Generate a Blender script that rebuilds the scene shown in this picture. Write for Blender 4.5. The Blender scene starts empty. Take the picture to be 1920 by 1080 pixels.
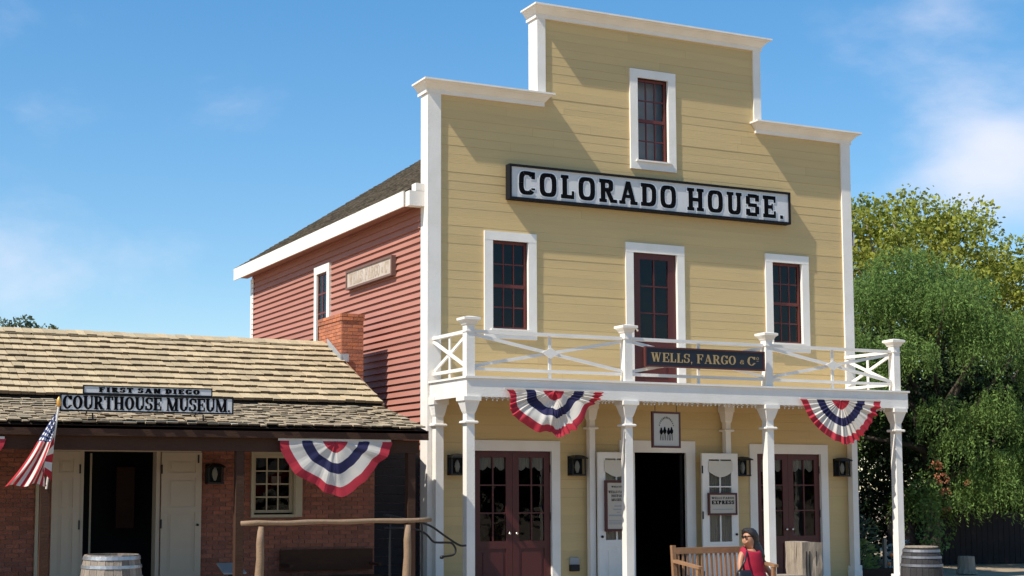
import bpy, bmesh, math, random
import numpy as np
from mathutils import Vector, Matrix
R = math.radians
random.seed(7); rng = np.random.default_rng(11)
scene = bpy.context.scene
COL = scene.collection
G = -0.35                                   # ground level

# ------------------------------------------------------------ camera, sky, sun, exposure
cam = bpy.data.cameras.new('camera'); camo = bpy.data.objects.new('camera', cam); COL.objects.link(camo)
cam.sensor_width = 36; cam.lens = 36*2740.28/1920
cam.shift_x = (960-843.5)/1920; cam.shift_y = (659.7-540)/1920
cam.clip_start = .1; cam.clip_end = 900
camo.location = (-10.145, -22.849, 1.6); camo.rotation_euler = (R(90)+0.0910554, 0, -0.4361989)
scene.camera = camo
sundir = Vector((-.83, -.188, 1.0)).normalized()
sl = bpy.data.lights.new('sun', 'SUN'); sl.energy = 5.0; sl.angle = R(.53); sl.color = (1, .95, .86)
so = bpy.data.objects.new('sun', sl); COL.objects.link(so); so.rotation_euler = sundir.to_track_quat('Z', 'Y').to_euler(); so.location = (-20, -10, 30)
world = bpy.data.worlds.new('World'); scene.world = world; world.use_nodes = True
wn = world.node_tree; wn.nodes.clear()
def N(nt, typ, **kw):
    n = nt.nodes.new(typ)
    for k, v in kw.items():
        if k == 'i':
            for a, b in v.items(): n.inputs[a].default_value = b
        else: setattr(n, k, v)
    return n
sky = N(wn, 'ShaderNodeTexSky', sky_type='NISHITA'); sky.sun_disc = False
sky.sun_elevation = math.asin(sundir.z); sky.sun_rotation = math.atan2(sundir.x, sundir.y)
sky.air_density = 1.0; sky.dust_density = .1; sky.ozone_density = 2.6
hsv = N(wn, 'ShaderNodeHueSaturation', i={'Hue': .5, 'Saturation': 1.56, 'Value': 1.03})
bg = N(wn, 'ShaderNodeBackground', i={'Strength': .128}); wo = N(wn, 'ShaderNodeOutputWorld')
tc = N(wn, 'ShaderNodeTexCoord')
mp = N(wn, 'ShaderNodeMapping'); mp.inputs['Scale'].default_value = (1.0, 1.0, 2.1); mp.inputs['Location'].default_value = (.35, .1, .0)
n1 = N(wn, 'ShaderNodeTexNoise', i={'Scale': 3.4, 'Detail': 9, 'Roughness': .56, 'Distortion': .25})
n2 = N(wn, 'ShaderNodeTexNoise', i={'Scale': 1.3, 'Detail': 2})
L = wn.links.new
L(tc.outputs['Generated'], mp.inputs[0]); L(mp.outputs[0], n1.inputs['Vector']); L(mp.outputs[0], n2.inputs['Vector'])
def wmath(op, a, b=None, clamp=False):
    m = N(wn, 'ShaderNodeMath', operation=op); m.use_clamp = clamp
    for i, v in enumerate((a, b)):
        if v is None: continue
        if isinstance(v, (int, float)): m.inputs[i].default_value = v
        else: L(v, m.inputs[i])
    return m.outputs[0]
dens = wmath('ADD', n1.outputs['Fac'], wmath('MULTIPLY', wmath('SUBTRACT', n2.outputs['Fac'], .5), .5))
# the banks of cloud that stand in the sky: direction, width, amount
def bank(px, py, wid, amt):
    d = Vector(((px-843.5)/2740.28, (659.7-py)/2740.28, -1)); d = camo.rotation_euler.to_matrix() @ d; d.normalize()
    dp = N(wn, 'ShaderNodeVectorMath', operation='DISTANCE'); L(tc.outputs['Generated'], dp.inputs[0]); dp.inputs[1].default_value = d
    q = wmath('DIVIDE', dp.outputs['Value'], wid)
    return wmath('MULTIPLY', wmath('POWER', 2.718, wmath('MULTIPLY', wmath('MULTIPLY', q, q), -1)), amt)
for b in ((1900, 300, .05, .34), (1820, 20, .06, .15), (1500, 20, .06, .07), (60, 270, .03, .12), (60, 520, .05, .10), (560, 90, .08, .02)):
    dens = wmath('ADD', dens, bank(*b))
cf = N(wn, 'ShaderNodeMapRange', interpolation_type='SMOOTHSTEP', i={'From Min': .585, 'From Max': .95, 'To Min': 0, 'To Max': .85}); L(dens, cf.inputs['Value'])
mx = N(wn, 'ShaderNodeMix', data_type='RGBA'); mx.inputs['B'].default_value = (5.9, 6.0, 6.8, 1)
gm = N(wn, 'ShaderNodeGamma', i={'Gamma': .72}); gv = N(wn, 'ShaderNodeVectorMath', operation='SCALE'); gv.inputs['Scale'].default_value = 1.58
L(sky.outputs[0], gm.inputs[0]); L(gm.outputs[0], gv.inputs[0]); L(gv.outputs[0], hsv.inputs['Color']); L(hsv.outputs[0], mx.inputs['A']); L(cf.outputs[0], mx.inputs['Factor'])
L(mx.outputs['Result'], bg.inputs['Color']); L(bg.outputs[0], wo.inputs[0])
scene.view_settings.view_transform = 'Standard'; scene.view_settings.look = 'None'
scene.view_settings.exposure = 0.3; scene.view_settings.gamma = 1; scene.view_settings.use_curve_mapping = False
scene.cycles.max_bounces = 7; scene.cycles.diffuse_bounces = 4; scene.cycles.transparent_max_bounces = 12

# ------------------------------------------------------------ materials
def mat(name, c, rough=.7, var=.0, nscale=6, namt=.08, bump=0, bscale=40, grain=None, c2=None, c2scale=1.5, c2amt=.5, metal=0, trans=0, spec=.4, stretch=None):
    """c base colour; var: value change from piece to piece; namt: noise in the colour; c2: second colour in patches"""
    m = bpy.data.materials.new(name); m.use_nodes = True; nt = m.node_tree; nt.nodes.clear()
    l = nt.links.new
    out = N(nt, 'ShaderNodeOutputMaterial'); p = N(nt, 'ShaderNodeBsdfPrincipled', i={'Roughness': rough, 'Metallic': metal, 'Specular IOR Level': spec})
    tcn = N(nt, 'ShaderNodeTexCoord'); mpn = N(nt, 'ShaderNodeMapping')
    if stretch: mpn.inputs['Scale'].default_value = stretch
    oi = N(nt, 'ShaderNodeObjectInfo'); ge = N(nt, 'ShaderNodeNewGeometry')
    va = N(nt, 'ShaderNodeVectorMath', operation='SCALE'); va.inputs[0].default_value = (17, 31, 53); l(oi.outputs['Random'], va.inputs['Scale'])
    l(va.outputs[0], mpn.inputs['Location'])
    l(tcn.outputs['Object'], mpn.inputs[0])
    def math_(op, a, b):
        q = N(nt, 'ShaderNodeMath', operation=op)
        for i, v in enumerate((a, b)):
            if isinstance(v, (int, float)): q.inputs[i].default_value = v
            else: l(v, q.inputs[i])
        return q.outputs[0]
    no = N(nt, 'ShaderNodeTexNoise', i={'Scale': nscale, 'Detail': 6, 'Roughness': .65}); l(mpn.outputs[0], no.inputs['Vector'])
    val = math_('ADD', 1.0, math_('MULTIPLY', math_('SUBTRACT', no.outputs['Fac'], .5), namt*3))
    if var:
        rnd = math_('FRACT', math_('ADD', math_('MULTIPLY', oi.outputs['Random'], 7.3), ge.outputs['Random Per Island']), 0)
        val = math_('MULTIPLY', val, math_('ADD', 1-var, math_('MULTIPLY', rnd, var*2)))
    col = None
    if c2 is not None:
        n3 = N(nt, 'ShaderNodeTexNoise', i={'Scale': c2scale, 'Detail': 5, 'Roughness': .6}); l(mpn.outputs[0], n3.inputs['Vector'])
        mr = N(nt, 'ShaderNodeMapRange', i={'From Min': .42, 'From Max': .62, 'To Min': 0, 'To Max': c2amt}); l(n3.outputs['Fac'], mr.inputs['Value'])
        fac = mr.outputs[0]
        if var:
            r2 = math_('FRACT', math_('MULTIPLY', math_('ADD', oi.outputs['Random'], ge.outputs['Random Per Island']), 13.7), 0)
            fac = math_('MULTIPLY', math_('ADD', fac, math_('MULTIPLY', r2, c2amt)), .7)
        mxx = N(nt, 'ShaderNodeMix', data_type='RGBA'); mxx.inputs['A'].default_value = (*c, 1); mxx.inputs['B'].default_value = (*c2, 1); l(fac, mxx.inputs['Factor'])
        col = mxx.outputs['Result']
    vm = N(nt, 'ShaderNodeVectorMath', operation='SCALE')
    if col: l(col, vm.inputs[0])
    else: vm.inputs[0].default_value = c
    l(val, vm.inputs['Scale']); l(vm.outputs[0], p.inputs['Base Color'])
    if bump:
        nb = N(nt, 'ShaderNodeTexNoise', i={'Scale': bscale, 'Detail': 4, 'Roughness': .7}); l(mpn.outputs[0], nb.inputs['Vector'])
        bp = N(nt, 'ShaderNodeBump', i={'Strength': bump, 'Distance': .02}); l(nb.outputs['Fac'], bp.inputs['Height']); l(bp.outputs[0], p.inputs['Normal'])
    if trans:
        tr = N(nt, 'ShaderNodeBsdfTranslucent'); l(vm.outputs[0], tr.inputs[0]); ms = N(nt, 'ShaderNodeMixShader', i={0: trans})
        l(p.outputs[0], ms.inputs[1]); l(tr.outputs[0], ms.inputs[2]); l(ms.outputs[0], out.inputs[0])
    else: l(p.outputs[0], out.inputs[0])
    return m
def glass(name, tint=.7):
    m = bpy.data.materials.new(name); m.use_nodes = True; nt = m.node_tree; nt.nodes.clear(); l = nt.links.new
    out = N(nt, 'ShaderNodeOutputMaterial'); t = N(nt, 'ShaderNodeBsdfTransparent', i={0: (tint, tint, tint*1.03, 1)}); g = N(nt, 'ShaderNodeBsdfGlossy', i={'Roughness': .03})
    tcn = N(nt, 'ShaderNodeTexCoord'); no = N(nt, 'ShaderNodeTexNoise', i={'Scale': 2.5}); l(tcn.outputs['Object'], no.inputs['Vector'])
    bp = N(nt, 'ShaderNodeBump', i={'Strength': .25, 'Distance': .02}); l(no.outputs['Fac'], bp.inputs['Height']); l(bp.outputs[0], g.inputs['Normal'])
    f = N(nt, 'ShaderNodeFresnel', i={'IOR': 1.45}); ms = N(nt, 'ShaderNodeMixShader')
    l(f.outputs[0], ms.inputs[0]); l(t.outputs[0], ms.inputs[1]); l(g.outputs[0], ms.inputs[2]); l(ms.outputs[0], out.inputs[0])
    return m
M = dict(
 yellow=mat('yellow_paint', (.60, .43, .195), .65, var=.035, nscale=3, namt=.05, bump=.2, bscale=25, c2=(.53, .385, .185), c2scale=1.1, c2amt=.5, stretch=(.3, 1, 3)),
 white=mat('white_paint', (.82, .765, .69), .55, nscale=5, namt=.04, bump=.2, bscale=30, c2=(.62, .56, .47), c2scale=2.5, c2amt=.3),
 cream=mat('cream_paint', (.62, .56, .46), .55, nscale=5, namt=.04),
 red=mat('barn_red_paint', (.345, .142, .10), .7, var=.08, nscale=4, namt=.06, bump=.1, c2=(.44, .20, .15), c2scale=2, c2amt=.35, stretch=(1, .25, 2)),
 maroon=mat('maroon_paint', (.085, .018, .016), .45, nscale=5, namt=.05),
 sash=mat('oxblood_sash_paint', (.13, .028, .022), .5, nscale=5, namt=.05),
 black=mat('black_paint', (.010, .010, .012), .7, spec=.15, namt=.05),
 navyb=mat('black_board', (.012, .014, .022), .45, namt=.05),
 iron=mat('black_iron', (.015, .015, .016), .45, metal=.3, bump=.2),
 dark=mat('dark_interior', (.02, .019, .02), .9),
 glass=glass('window_glass'),
 gold=mat('gold_lettering', (.46, .31, .14), .45, metal=.2, namt=.12, nscale=12),
 signgrey=mat('grey_sign_paint', (.60, .59, .575), .6, namt=.06, nscale=4),
 signwhite=mat('white_lettering_edge', (.72, .73, .74), .6),
 letter=mat('black_lettering', (.005, .005, .006), .8, spec=.05),
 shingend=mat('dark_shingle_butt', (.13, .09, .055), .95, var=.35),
 shing=mat('tan_wood_shingle', (.50, .38, .22), .85, var=.16, nscale=9, namt=.16, bump=.5, bscale=30, c2=(.42, .32, .19), c2scale=3, c2amt=.45),
 shing2=mat('weathered_wood_shingle', (.34, .255, .155), .9, var=.32, nscale=9, namt=.22, bump=.6, bscale=30, c2=(.33, .28, .19), c2scale=2, c2amt=.5),
 shing3=mat('dark_brown_shingle', (.17, .135, .10), .9, var=.45, nscale=6, namt=.2, bump=.6, c2=(.17, .14, .09), c2scale=2, c2amt=.5),
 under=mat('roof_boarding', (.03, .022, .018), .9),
 brick=mat('red_brick', (.32, .105, .058), .85, var=.22, nscale=18, namt=.15, bump=.5, c2=(.17, .07, .05), c2scale=5, c2amt=.5),
 cbrick=mat('orange_chimney_brick', (.47, .155, .065), .85, var=.2, nscale=18, namt=.15, bump=.5, c2=(.30, .12, .085), c2scale=4, c2amt=.5),
 mortar=mat('mortar', (.20, .135, .105), .95, namt=.15, nscale=20, bump=.4),
 cmortar=mat('chimney_mortar', (.33, .2, .15), .95, namt=.15, nscale=20, bump=.4),
 tin=mat('galvanised_flashing', (.42, .43, .43), .5, metal=.4, namt=.15),
 darkwood=mat('dark_brown_timber', (.060, .030, .019), .85, spec=.15, namt=.18, nscale=7, bump=.35, stretch=(.3, 1, 1)),
 tan=mat('tan_door_paint', (.46, .37, .27), .6, namt=.05, nscale=3),
 tanwood=mat('tan_window_paint', (.42, .345, .23), .6, namt=.06),
 oldwood=mat('weathered_grey_wood', (.36, .29, .21), .85, var=.12, nscale=8, namt=.3, bump=.7, bscale=18, c2=(.16, .12, .09), c2scale=5, c2amt=.6, stretch=(3, 3, .25)),
 pole=mat('peeled_pole_wood', (.26, .165, .095), .75, nscale=9, namt=.2, bump=.4, c2=(.25, .16, .1), c2scale=4, c2amt=.5),
 teak=mat('teak_wood', (.34, .175, .08), .6, var=.1, nscale=9, namt=.18, bump=.2, c2=(.2, .11, .06), c2scale=5, c2amt=.5),
 barrel=mat('grey_barrel_oak', (.30, .245, .19), .8, var=.2, nscale=9, namt=.25, bump=.5, c2=(.14, .11, .09), c2scale=6, c2amt=.6, stretch=(2, 2, .3)),
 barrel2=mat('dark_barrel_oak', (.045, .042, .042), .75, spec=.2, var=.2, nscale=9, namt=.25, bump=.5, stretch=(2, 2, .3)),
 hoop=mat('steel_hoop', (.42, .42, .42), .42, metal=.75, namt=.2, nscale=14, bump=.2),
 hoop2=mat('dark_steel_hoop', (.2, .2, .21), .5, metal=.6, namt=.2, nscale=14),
 fred=mat('red_cloth', (.52, .035, .055), .8, namt=.06, trans=.3, nscale=9),
 fwhite=mat('white_cloth', (.76, .70, .62), .8, namt=.05, trans=.3, nscale=9),
 fblue=mat('navy_cloth', (.022, .02, .075), .8, namt=.08, trans=.2, nscale=9),
 poster=mat('cream_poster', (.50, .44, .36), .7, namt=.06),
 curtain=mat('ivory_curtain', (.62, .58, .46), .85, namt=.1, nscale=20, trans=.2),
 bulb=mat('frosted_bulb', (.75, .7, .55), .3),
 brass=mat('brass_knob', (.75, .68, .55), .25, metal=.8),
 ground=mat('packed_dirt', (.36, .275, .185), .95, nscale=.7, namt=.12, bump=.5, bscale=12, c2=(.27, .195, .125), c2scale=.35, c2amt=.5),
 porch=mat('porch_boards', (.28, .25, .22), .8, namt=.12, bump=.2),
 leafP=mat('pepper_leaf', (.14, .225, .06), .7, var=.5, namt=.1, trans=.45, spec=.15, c2=(.20, .29, .07), c2scale=1.2, c2amt=.55),
 leafS=mat('sycamore_leaf', (.22, .27, .05), .6, var=.55, namt=.1, trans=.5, spec=.2, c2=(.44, .40, .06), c2scale=1.0, c2amt=.6),
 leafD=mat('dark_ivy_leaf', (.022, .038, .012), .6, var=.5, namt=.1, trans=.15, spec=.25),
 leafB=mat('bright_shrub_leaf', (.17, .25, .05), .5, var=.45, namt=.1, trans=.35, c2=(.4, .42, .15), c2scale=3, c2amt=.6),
 leafW=mat('silver_leaf', (.38, .42, .38), .45, var=.4, trans=.2),
 leafF=mat('grey_green_leaf', (.09, .12, .06), .7, var=.4, trans=.3),
 flower=mat('rust_red_blossom', (.42, .09, .035), .6, var=.5, trans=.4, c2=(.5, .3, .15), c2scale=3, c2amt=.5),
 orange=mat('orange_fruit', (.75, .22, .05), .5),
 bark=mat('bark', (.10, .075, .055), .95, nscale=7, namt=.3, bump=.8, stretch=(1, 1, .25)),
 bark2=mat('pale_bark', (.26, .22, .17), .95, nscale=7, namt=.3, bump=.8),
 skin=mat('skin', (.42, .20, .11), .5, namt=.03),
 hair=mat('dark_brown_hair', (.016, .011, .011), .38, nscale=30, namt=.4, bump=.6, bscale=60, stretch=(3, 3, .2)),
 dress=mat('crimson_cotton', (.33, .008, .03), .8, nscale=10, namt=.08, bump=.3, bscale=14),
 leather=mat('black_leather', (.015, .015, .018), .4),
 oldbrown=mat('brown_frame', (.16, .09, .07), .8, namt=.1),
 dark_boards=mat('near_black_timber', (.016, .012, .013), .8, namt=.2, nscale=6, bump=.3),
 fadedboard=mat('faded_tan_board', (.46, .38, .30), .8, namt=.15, c2=(.52, .46, .40), c2scale=4),
 fadedletter=mat('faded_letter', (.45, .34, .25), .8, namt=.15),
 plaque=mat('grey_plaque', (.30, .31, .31), .4),
)
# flag material: stars and stripes read from the cloth's UVs
def flag_mat():
    m = bpy.data.materials.new('flag_cloth'); m.use_nodes = True; nt = m.node_tree; nt.nodes.clear(); l = nt.links.new
    out = N(nt, 'ShaderNodeOutputMaterial'); p = N(nt, 'ShaderNodeBsdfPrincipled', i={'Roughness': .8}); tr = N(nt, 'ShaderNodeBsdfTranslucent'); ms = N(nt, 'ShaderNodeMixShader', i={0: .3})
    uv = N(nt, 'ShaderNodeUVMap'); sx = N(nt, 'ShaderNodeSeparateXYZ'); l(uv.outputs[0], sx.inputs[0])
    def mt(op, a, b=0, c=None):
        q = N(nt, 'ShaderNodeMath', operation=op)
        for i, v in enumerate((a, b) if c is None else (a, b, c)):
            if isinstance(v, (int, float)): q.inputs[i].default_value = v
            else: l(v, q.inputs[i])
        return q.outputs[0]
    u, v = sx.outputs[0], sx.outputs[1]
    stripe = mt('LESS_THAN', mt('FRACT', mt('MULTIPLY', v, 6.5)), .5)
    canton = mt('MULTIPLY', mt('LESS_THAN', u, .4), mt('LESS_THAN', v, 7/13))
    gu = mt('MULTIPLY', u, 6/.4); gv = mt('MULTIPLY', v, 13*5/7)
    du = mt('SUBTRACT', mt('FRACT', gu), .5); dv = mt('SUBTRACT', mt('FRACT', gv), .5)
    star = mt('LESS_THAN', mt('ADD', mt('MULTIPLY', du, du), mt('MULTIPLY', dv, dv)), .095)
    m1 = N(nt, 'ShaderNodeMix', data_type='RGBA'); m1.inputs['A'].default_value = (.80, .74, .66, 1); m1.inputs['B'].default_value = (.50, .02, .03, 1); l(stripe, m1.inputs['Factor'])
    m2 = N(nt, 'ShaderNodeMix', data_type='RGBA'); m2.inputs['A'].default_value = (.025, .035, .13, 1); m2.inputs['B'].default_value = (.78, .76, .74, 1); l(star, m2.inputs['Factor'])
    m3 = N(nt, 'ShaderNodeMix', data_type='RGBA'); l(m1.outputs['Result'], m3.inputs['A']); l(m2.outputs['Result'], m3.inputs['B']); l(canton, m3.inputs['Factor'])
    l(m3.outputs['Result'], p.inputs['Base Color']); l(m3.outputs['Result'], tr.inputs[0]); l(p.outputs[0], ms.inputs[1]); l(tr.outputs[0], ms.inputs[2]); l(ms.outputs[0], out.inputs[0])
    return m
M['flag'] = flag_mat()

# ------------------------------------------------------------ object helpers
ORG = {}                                     # world origin of every thing, so parts are modelled in world metres
def tag(o, label=None, cat=None, group=None, kind=None):
    if label: o['label'] = label
    if cat: o['category'] = cat
    if group: o['group'] = group
    if kind: o['kind'] = kind
    return o
def thing(name, label, cat, loc=(0, 0, 0), group=None):
    o = bpy.data.objects.new(name, None); COL.objects.link(o); o.location = loc; o.empty_display_size = .2
    ORG[o.name] = Vector(loc); return tag(o, label, cat, group)
def link(name, me, parent=None, loc=None):
    o = bpy.data.objects.new(name, me); COL.objects.link(o)
    if parent is not None:
        o.parent = parent; ORG[o.name] = ORG[parent.name]
        if loc is not None: o.location = Vector(loc)-ORG[parent.name]
    else:
        ORG[o.name] = Vector((0, 0, 0))
        if loc is not None: o.location = loc
    return o
class MB:
    def __init__(s): s.v = []; s.f = []; s.m = []; s.cur = 0
    def add(s, vs, fs):
        b = len(s.v); s.v += [tuple(p) for p in vs]
        for f in fs: s.f.append([b+i for i in f]); s.m.append(s.cur)
        return s
    def box(s, x0, x1, y0, y1, z0, z1):
        return s.add([(x0, y0, z0), (x1, y0, z0), (x1, y1, z0), (x0, y1, z0), (x0, y0, z1), (x1, y0, z1), (x1, y1, z1), (x0, y1, z1)],
                     [(3, 2, 1, 0), (4, 5, 6, 7), (0, 1, 5, 4), (1, 2, 6, 5), (2, 3, 7, 6), (3, 0, 4, 7)])
    def bar(s, a, b, w, d, up=(0, 1, 0)):
        """square bar from a to b; w across, d along 'up'"""
        a = Vector(a); b = Vector(b); t = (b-a).normalized(); u = Vector(up); sd = t.cross(u).normalized(); u = sd.cross(t).normalized()
        vs = []
        for p in (a, b):
            for i, j in ((-1, -1), (1, -1), (1, 1), (-1, 1)): vs.append(p+sd*(i*w/2)+u*(j*d/2))
        return s.add(vs, [(3, 2, 1, 0), (4, 5, 6, 7), (0, 1, 5, 4), (1, 2, 6, 5), (2, 3, 7, 6), (3, 0, 4, 7)])
    def tube(s, pts, rad, n=8, cap=True):
        pts = [Vector(p) for p in pts]; rads = rad if isinstance(rad, (list, tuple)) else [rad]*len(pts)
        rings = []; prev = None
        for i, p in enumerate(pts):
            t = (pts[min(i+1, len(pts)-1)]-pts[max(i-1, 0)]).normalized()
            if prev is None:
                a = Vector((0, 0, 1)) if abs(t.z) < .9 else Vector((1, 0, 0)); e = t.cross(a).normalized()
            else: e = (prev-t*prev.dot(t)).normalized()
            prev = e; f = t.cross(e)
            rings.append([p+(e*math.cos(2*math.pi*k/n)+f*math.sin(2*math.pi*k/n))*rads[i] for k in range(n)])
        vs = [q for r in rings for q in r]; fs = []
        for i in range(len(pts)-1):
            for k in range(n): fs.append((i*n+k, i*n+(k+1) % n, (i+1)*n+(k+1) % n, (i+1)*n+k))
        if cap: fs.append(tuple(range(n-1, -1, -1))); fs.append(tuple((len(pts)-1)*n+k for k in range(n)))
        return s.add(vs, fs)
    def lathe(s, c, prof, n=20, cap=True, sx=1, sy=1):
        vs = []; fs = []
        for r, z in prof:
            for k in range(n): a = 2*math.pi*k/n; vs.append((c[0]+r*sx*math.cos(a), c[1]+r*sy*math.sin(a), c[2]+z))
        for i in range(len(prof)-1):
            for k in range(n): fs.append((i*n+k, i*n+(k+1) % n, (i+1)*n+(k+1) % n, (i+1)*n+k))
        if cap: fs.append(tuple(range(n-1, -1, -1))); fs.append(tuple((len(prof)-1)*n+k for k in range(n)))
        return s.add(vs, fs)
    def frustum(s, cx, cy, prof):
        """square section column: prof = (half width, z)"""
        vs = []; fs = []
        for h, z in prof: vs += [(cx-h, cy-h, z), (cx+h, cy-h, z), (cx+h, cy+h, z), (cx-h, cy+h, z)]
        for i in range(len(prof)-1):
            for k in range(4): fs.append((i*4+k, i*4+(k+1) % 4, (i+1)*4+(k+1) % 4, (i+1)*4+k))
        fs.append((3, 2, 1, 0)); b = (len(prof)-1)*4; fs.append((b, b+1, b+2, b+3))
        return s.add(vs, fs)
    def build(s, name, mats, parent=None, label=None, smooth=False, kind=None):
        mats = mats if isinstance(mats, (list, tuple)) else [mats]
        org = ORG[parent.name] if parent is not None else Vector((0, 0, 0))
        me = bpy.data.meshes.new(name); me.from_pydata([(x-org.x, y-org.y, z-org.z) for x, y, z in s.v], [], s.f)
        for m in mats: me.materials.append(m)
        if len(mats) > 1: me.polygons.foreach_set('material_index', s.m)
        if smooth: me.polygons.foreach_set('use_smooth', [True]*len(s.f))
        me.update()
        o = link(name, me, parent)
        if label: o['label'] = label
        if kind: o['kind'] = kind
        return o
def box(name, m, parent, *a, label=None): return MB().box(*a).build(name, m, parent, label)
def copy_tree(o, parent=None):
    c = o.copy(); COL.objects.link(c); c.parent = parent
    for ch in list(o.children): copy_tree(ch, c)
    return c

# ------------------------------------------------------------ lettering: glyphs drawn from bars and ring arcs
def glyph(ch, T, t, o, n, sf):
    """T stem, t thin stroke, o serif overhang, n roundness (2 round, 4 square), sf serif thickness -> polygons, advance"""
    P = []
    def r(x0, x1, y0, y1): P.append([(x0, y0), (x1, y0), (x1, y1), (x0, y1)])
    def sl(xa, ya, xb, yb, w): P.append([(xa-w/2, ya), (xa+w/2, ya), (xb+w/2, yb), (xb-w/2, yb)])
    def se(x, y, w=None):                    # serif centred at x on base or head
        w = w or T+2*o
        if sf <= 0: return
        r(x-w/2, x+w/2, 0, sf) if y == 0 else r(x-w/2, x+w/2, 1-sf, 1)
    def ring(cx, cy, rx, ry, a0, a1, tx=T, ty=t, k=22):
        pts = []
        for i in range(k+1):
            a = math.radians(a0+(a1-a0)*i/k); c, s = math.cos(a), math.sin(a)
            f = lambda q: math.copysign(abs(q)**(2/n), q)
            pts.append(((cx+rx*f(c), cy+ry*f(s)), (cx+(rx-tx)*f(c), cy+(ry-ty)*f(s))))
        for i in range(k): P.append([pts[i][0], pts[i+1][0], pts[i+1][1], pts[i][1]])
    h = T/2
    if ch == 'O': w = .78; ring(w/2, .5, w/2, .5, 0, 360, k=32)
    elif ch == 'C' or ch == 'G':
        w = .74; ring(w/2, .5, w/2, .5, 38, 322, k=28); r(w-T*.8, w, .68, .98) if sf > 0 else None
        if ch == 'C': r(w-T*.8, w, .22, .30)
        else: r(w-T, w, .08, .45); r(w*.55, w+o*.5, .45-sf if sf > 0 else .36, .45)
    elif ch == 'D': w = .76; r(o, o+T, 0, 1); ring(.30, .5, w-.30, .5, -90, 90, k=18); r(0, .31, 0, t); r(0, .31, 1-t, 1)
    elif ch == 'L': w = .62; r(o, o+T, 0, 1); r(0, w, 0, t); se(o+h, 1); r(w-T*.55, w, 0, .34)
    elif ch == 'R' or ch == 'P':
        w = .76 if ch == 'R' else .68; r(o, o+T, 0, 1); se(o+h, 0); ring(.34, .73, .33, .27, -90, 90, k=14); r(0, .35, 1-t, 1); r(o, .35, .46, .46+t)
        if ch == 'R': sl(.64, 0, .40, .5, T); se(.68, 0, T+o*1.6)
    elif ch == 'A': w = .84; sl(.14, 0, .42, 1, t*1.05); sl(.70, 0, .42, 1, T); r(.20, .66, .27, .27+t*.9); se(.14, 0, t+2*o); se(.70, 0)
    elif ch == 'H': w = .84; r(o, o+T, 0, 1); r(w-o-T, w-o, 0, 1); r(o, w-o, .5-t/2, .5+t/2); [se(x, y) for x in (o+h, w-o-h) for y in (0, 1)]
    elif ch == 'U': w = .80; r(o, o+T, .35, 1); r(w-o-t*1.2, w-o, .35, 1); ring(w/2, .36, w/2-o, .36, 180, 360, k=16); se(o+h, 1); se(w-o-t*.6, 1, t+2*o)
    elif ch == 'S' and n > 2.8:
        w = .70; c = T*.5
        r(c, w-c, 1-t, 1); r(c, w-c, 0, t); r(c, w-c, .5-t*.5, .5+t*.5); r(0, T, .5+t*.2, 1-t*.6); r(w-T, w, t*.6, .5-t*.2); r(w-T, w, .68, .97); r(0, T, .03, .32)
    elif ch == 'S':
        w = .62; ring(w/2, .73, w/2, .27, 35, 262, k=16, tx=T*.9); ring(w/2, .27+t*.2, w/2, .27+t*.2, -145, 82, k=16, tx=T*.9)
        if sf > 0: r(w-T*.6, w, .66, .97); r(0, T*.6, .03, .34)
    elif ch == 'E' or ch == 'F':
        w = .68; r(o, o+T, 0, 1); r(0, w, 1-t, 1); r(o, w*.78, .5-t/2, .5+t/2); r(w-T*.5, w, .70, 1); r(w*.78-T*.35, w*.78, .34, .66)
        if ch == 'E': r(0, w, 0, t); r(w-T*.5, w, 0, .32)
        else: se(o+h, 0)
    elif ch == 'I': w = T+2*o; r(o, o+T, 0, 1); se(o+h, 0); se(o+h, 1)
    elif ch == 'T': w = .74; r(w/2-h, w/2+h, 0, 1); r(0, w, 1-t, 1); se(w/2, 0); r(0, T*.5, .70, 1); r(w-T*.5, w, .70, 1)
    elif ch == 'N': w = .84; r(o, o+t*1.2, 0, 1); r(w-o-t*1.2, w-o, 0, 1); sl(w-o-t*.7, 0, o+t*.6, 1, T*1.1); se(o+t*.6, 0, t+2*o); se(o+t*.6, 1, t+1.5*o); se(w-o-t*.6, 1, t+2*o)
    elif ch == 'M': w = 1.0; r(o, o+t*1.1, 0, 1); r(w-o-T, w-o, 0, 1); sl(w/2, 0, o+t*.7, 1, T*1.0); sl(w/2, 0, w-o-h, 1, t*1.0); se(o+t*.5, 0, t+2*o); se(w-o-h, 0); se(o+t*.5, 1, t+1.4*o); se(w-o-h, 1)
    elif ch == 'W': w = 1.08; sl(.33, 0, .14, 1, T); sl(.33, 0, .53, 1, t); sl(.73, 0, .53, 1, T); sl(.73, 0, .93, 1, t); se(.14, 1); se(.53, 1); se(.93, 1, t+2*o)
    elif ch == 'X': w = .78; sl(.64, 0, .16, 1, T); sl(.16, 0, .62, 1, t); [se(a, b) for a in (.16, .63) for b in (0, 1)]
    elif ch == 'Y': w = .76; r(.38-h, .38+h, 0, .5); sl(.38, .45, .15, 1, T); sl(.38, .45, .62, 1, t); se(.38, 0); se(.15, 1); se(.62, 1)
    elif ch == '&': w = .42; ring(.21, .50, .13, .13, 0, 360, tx=.06, ty=.06, k=14); ring(.19, .26, .17, .17, 60, 380, tx=.07, ty=.06, k=14); sl(.34, .1, .14, .45, .05)
    elif ch == 'o': w = .30; ring(.14, .82, .12, .15, 0, 360, tx=.05, ty=.04, k=14); r(.04, .24, .50, .55)
    elif ch == '.': w = .22; r(.03, .19, 0, .16)
    elif ch == ',': w = .20; r(.03, .17, 0, .14); sl(.06, -.14, .12, .02, .06)
    else: w = .36
    return P, w
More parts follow.
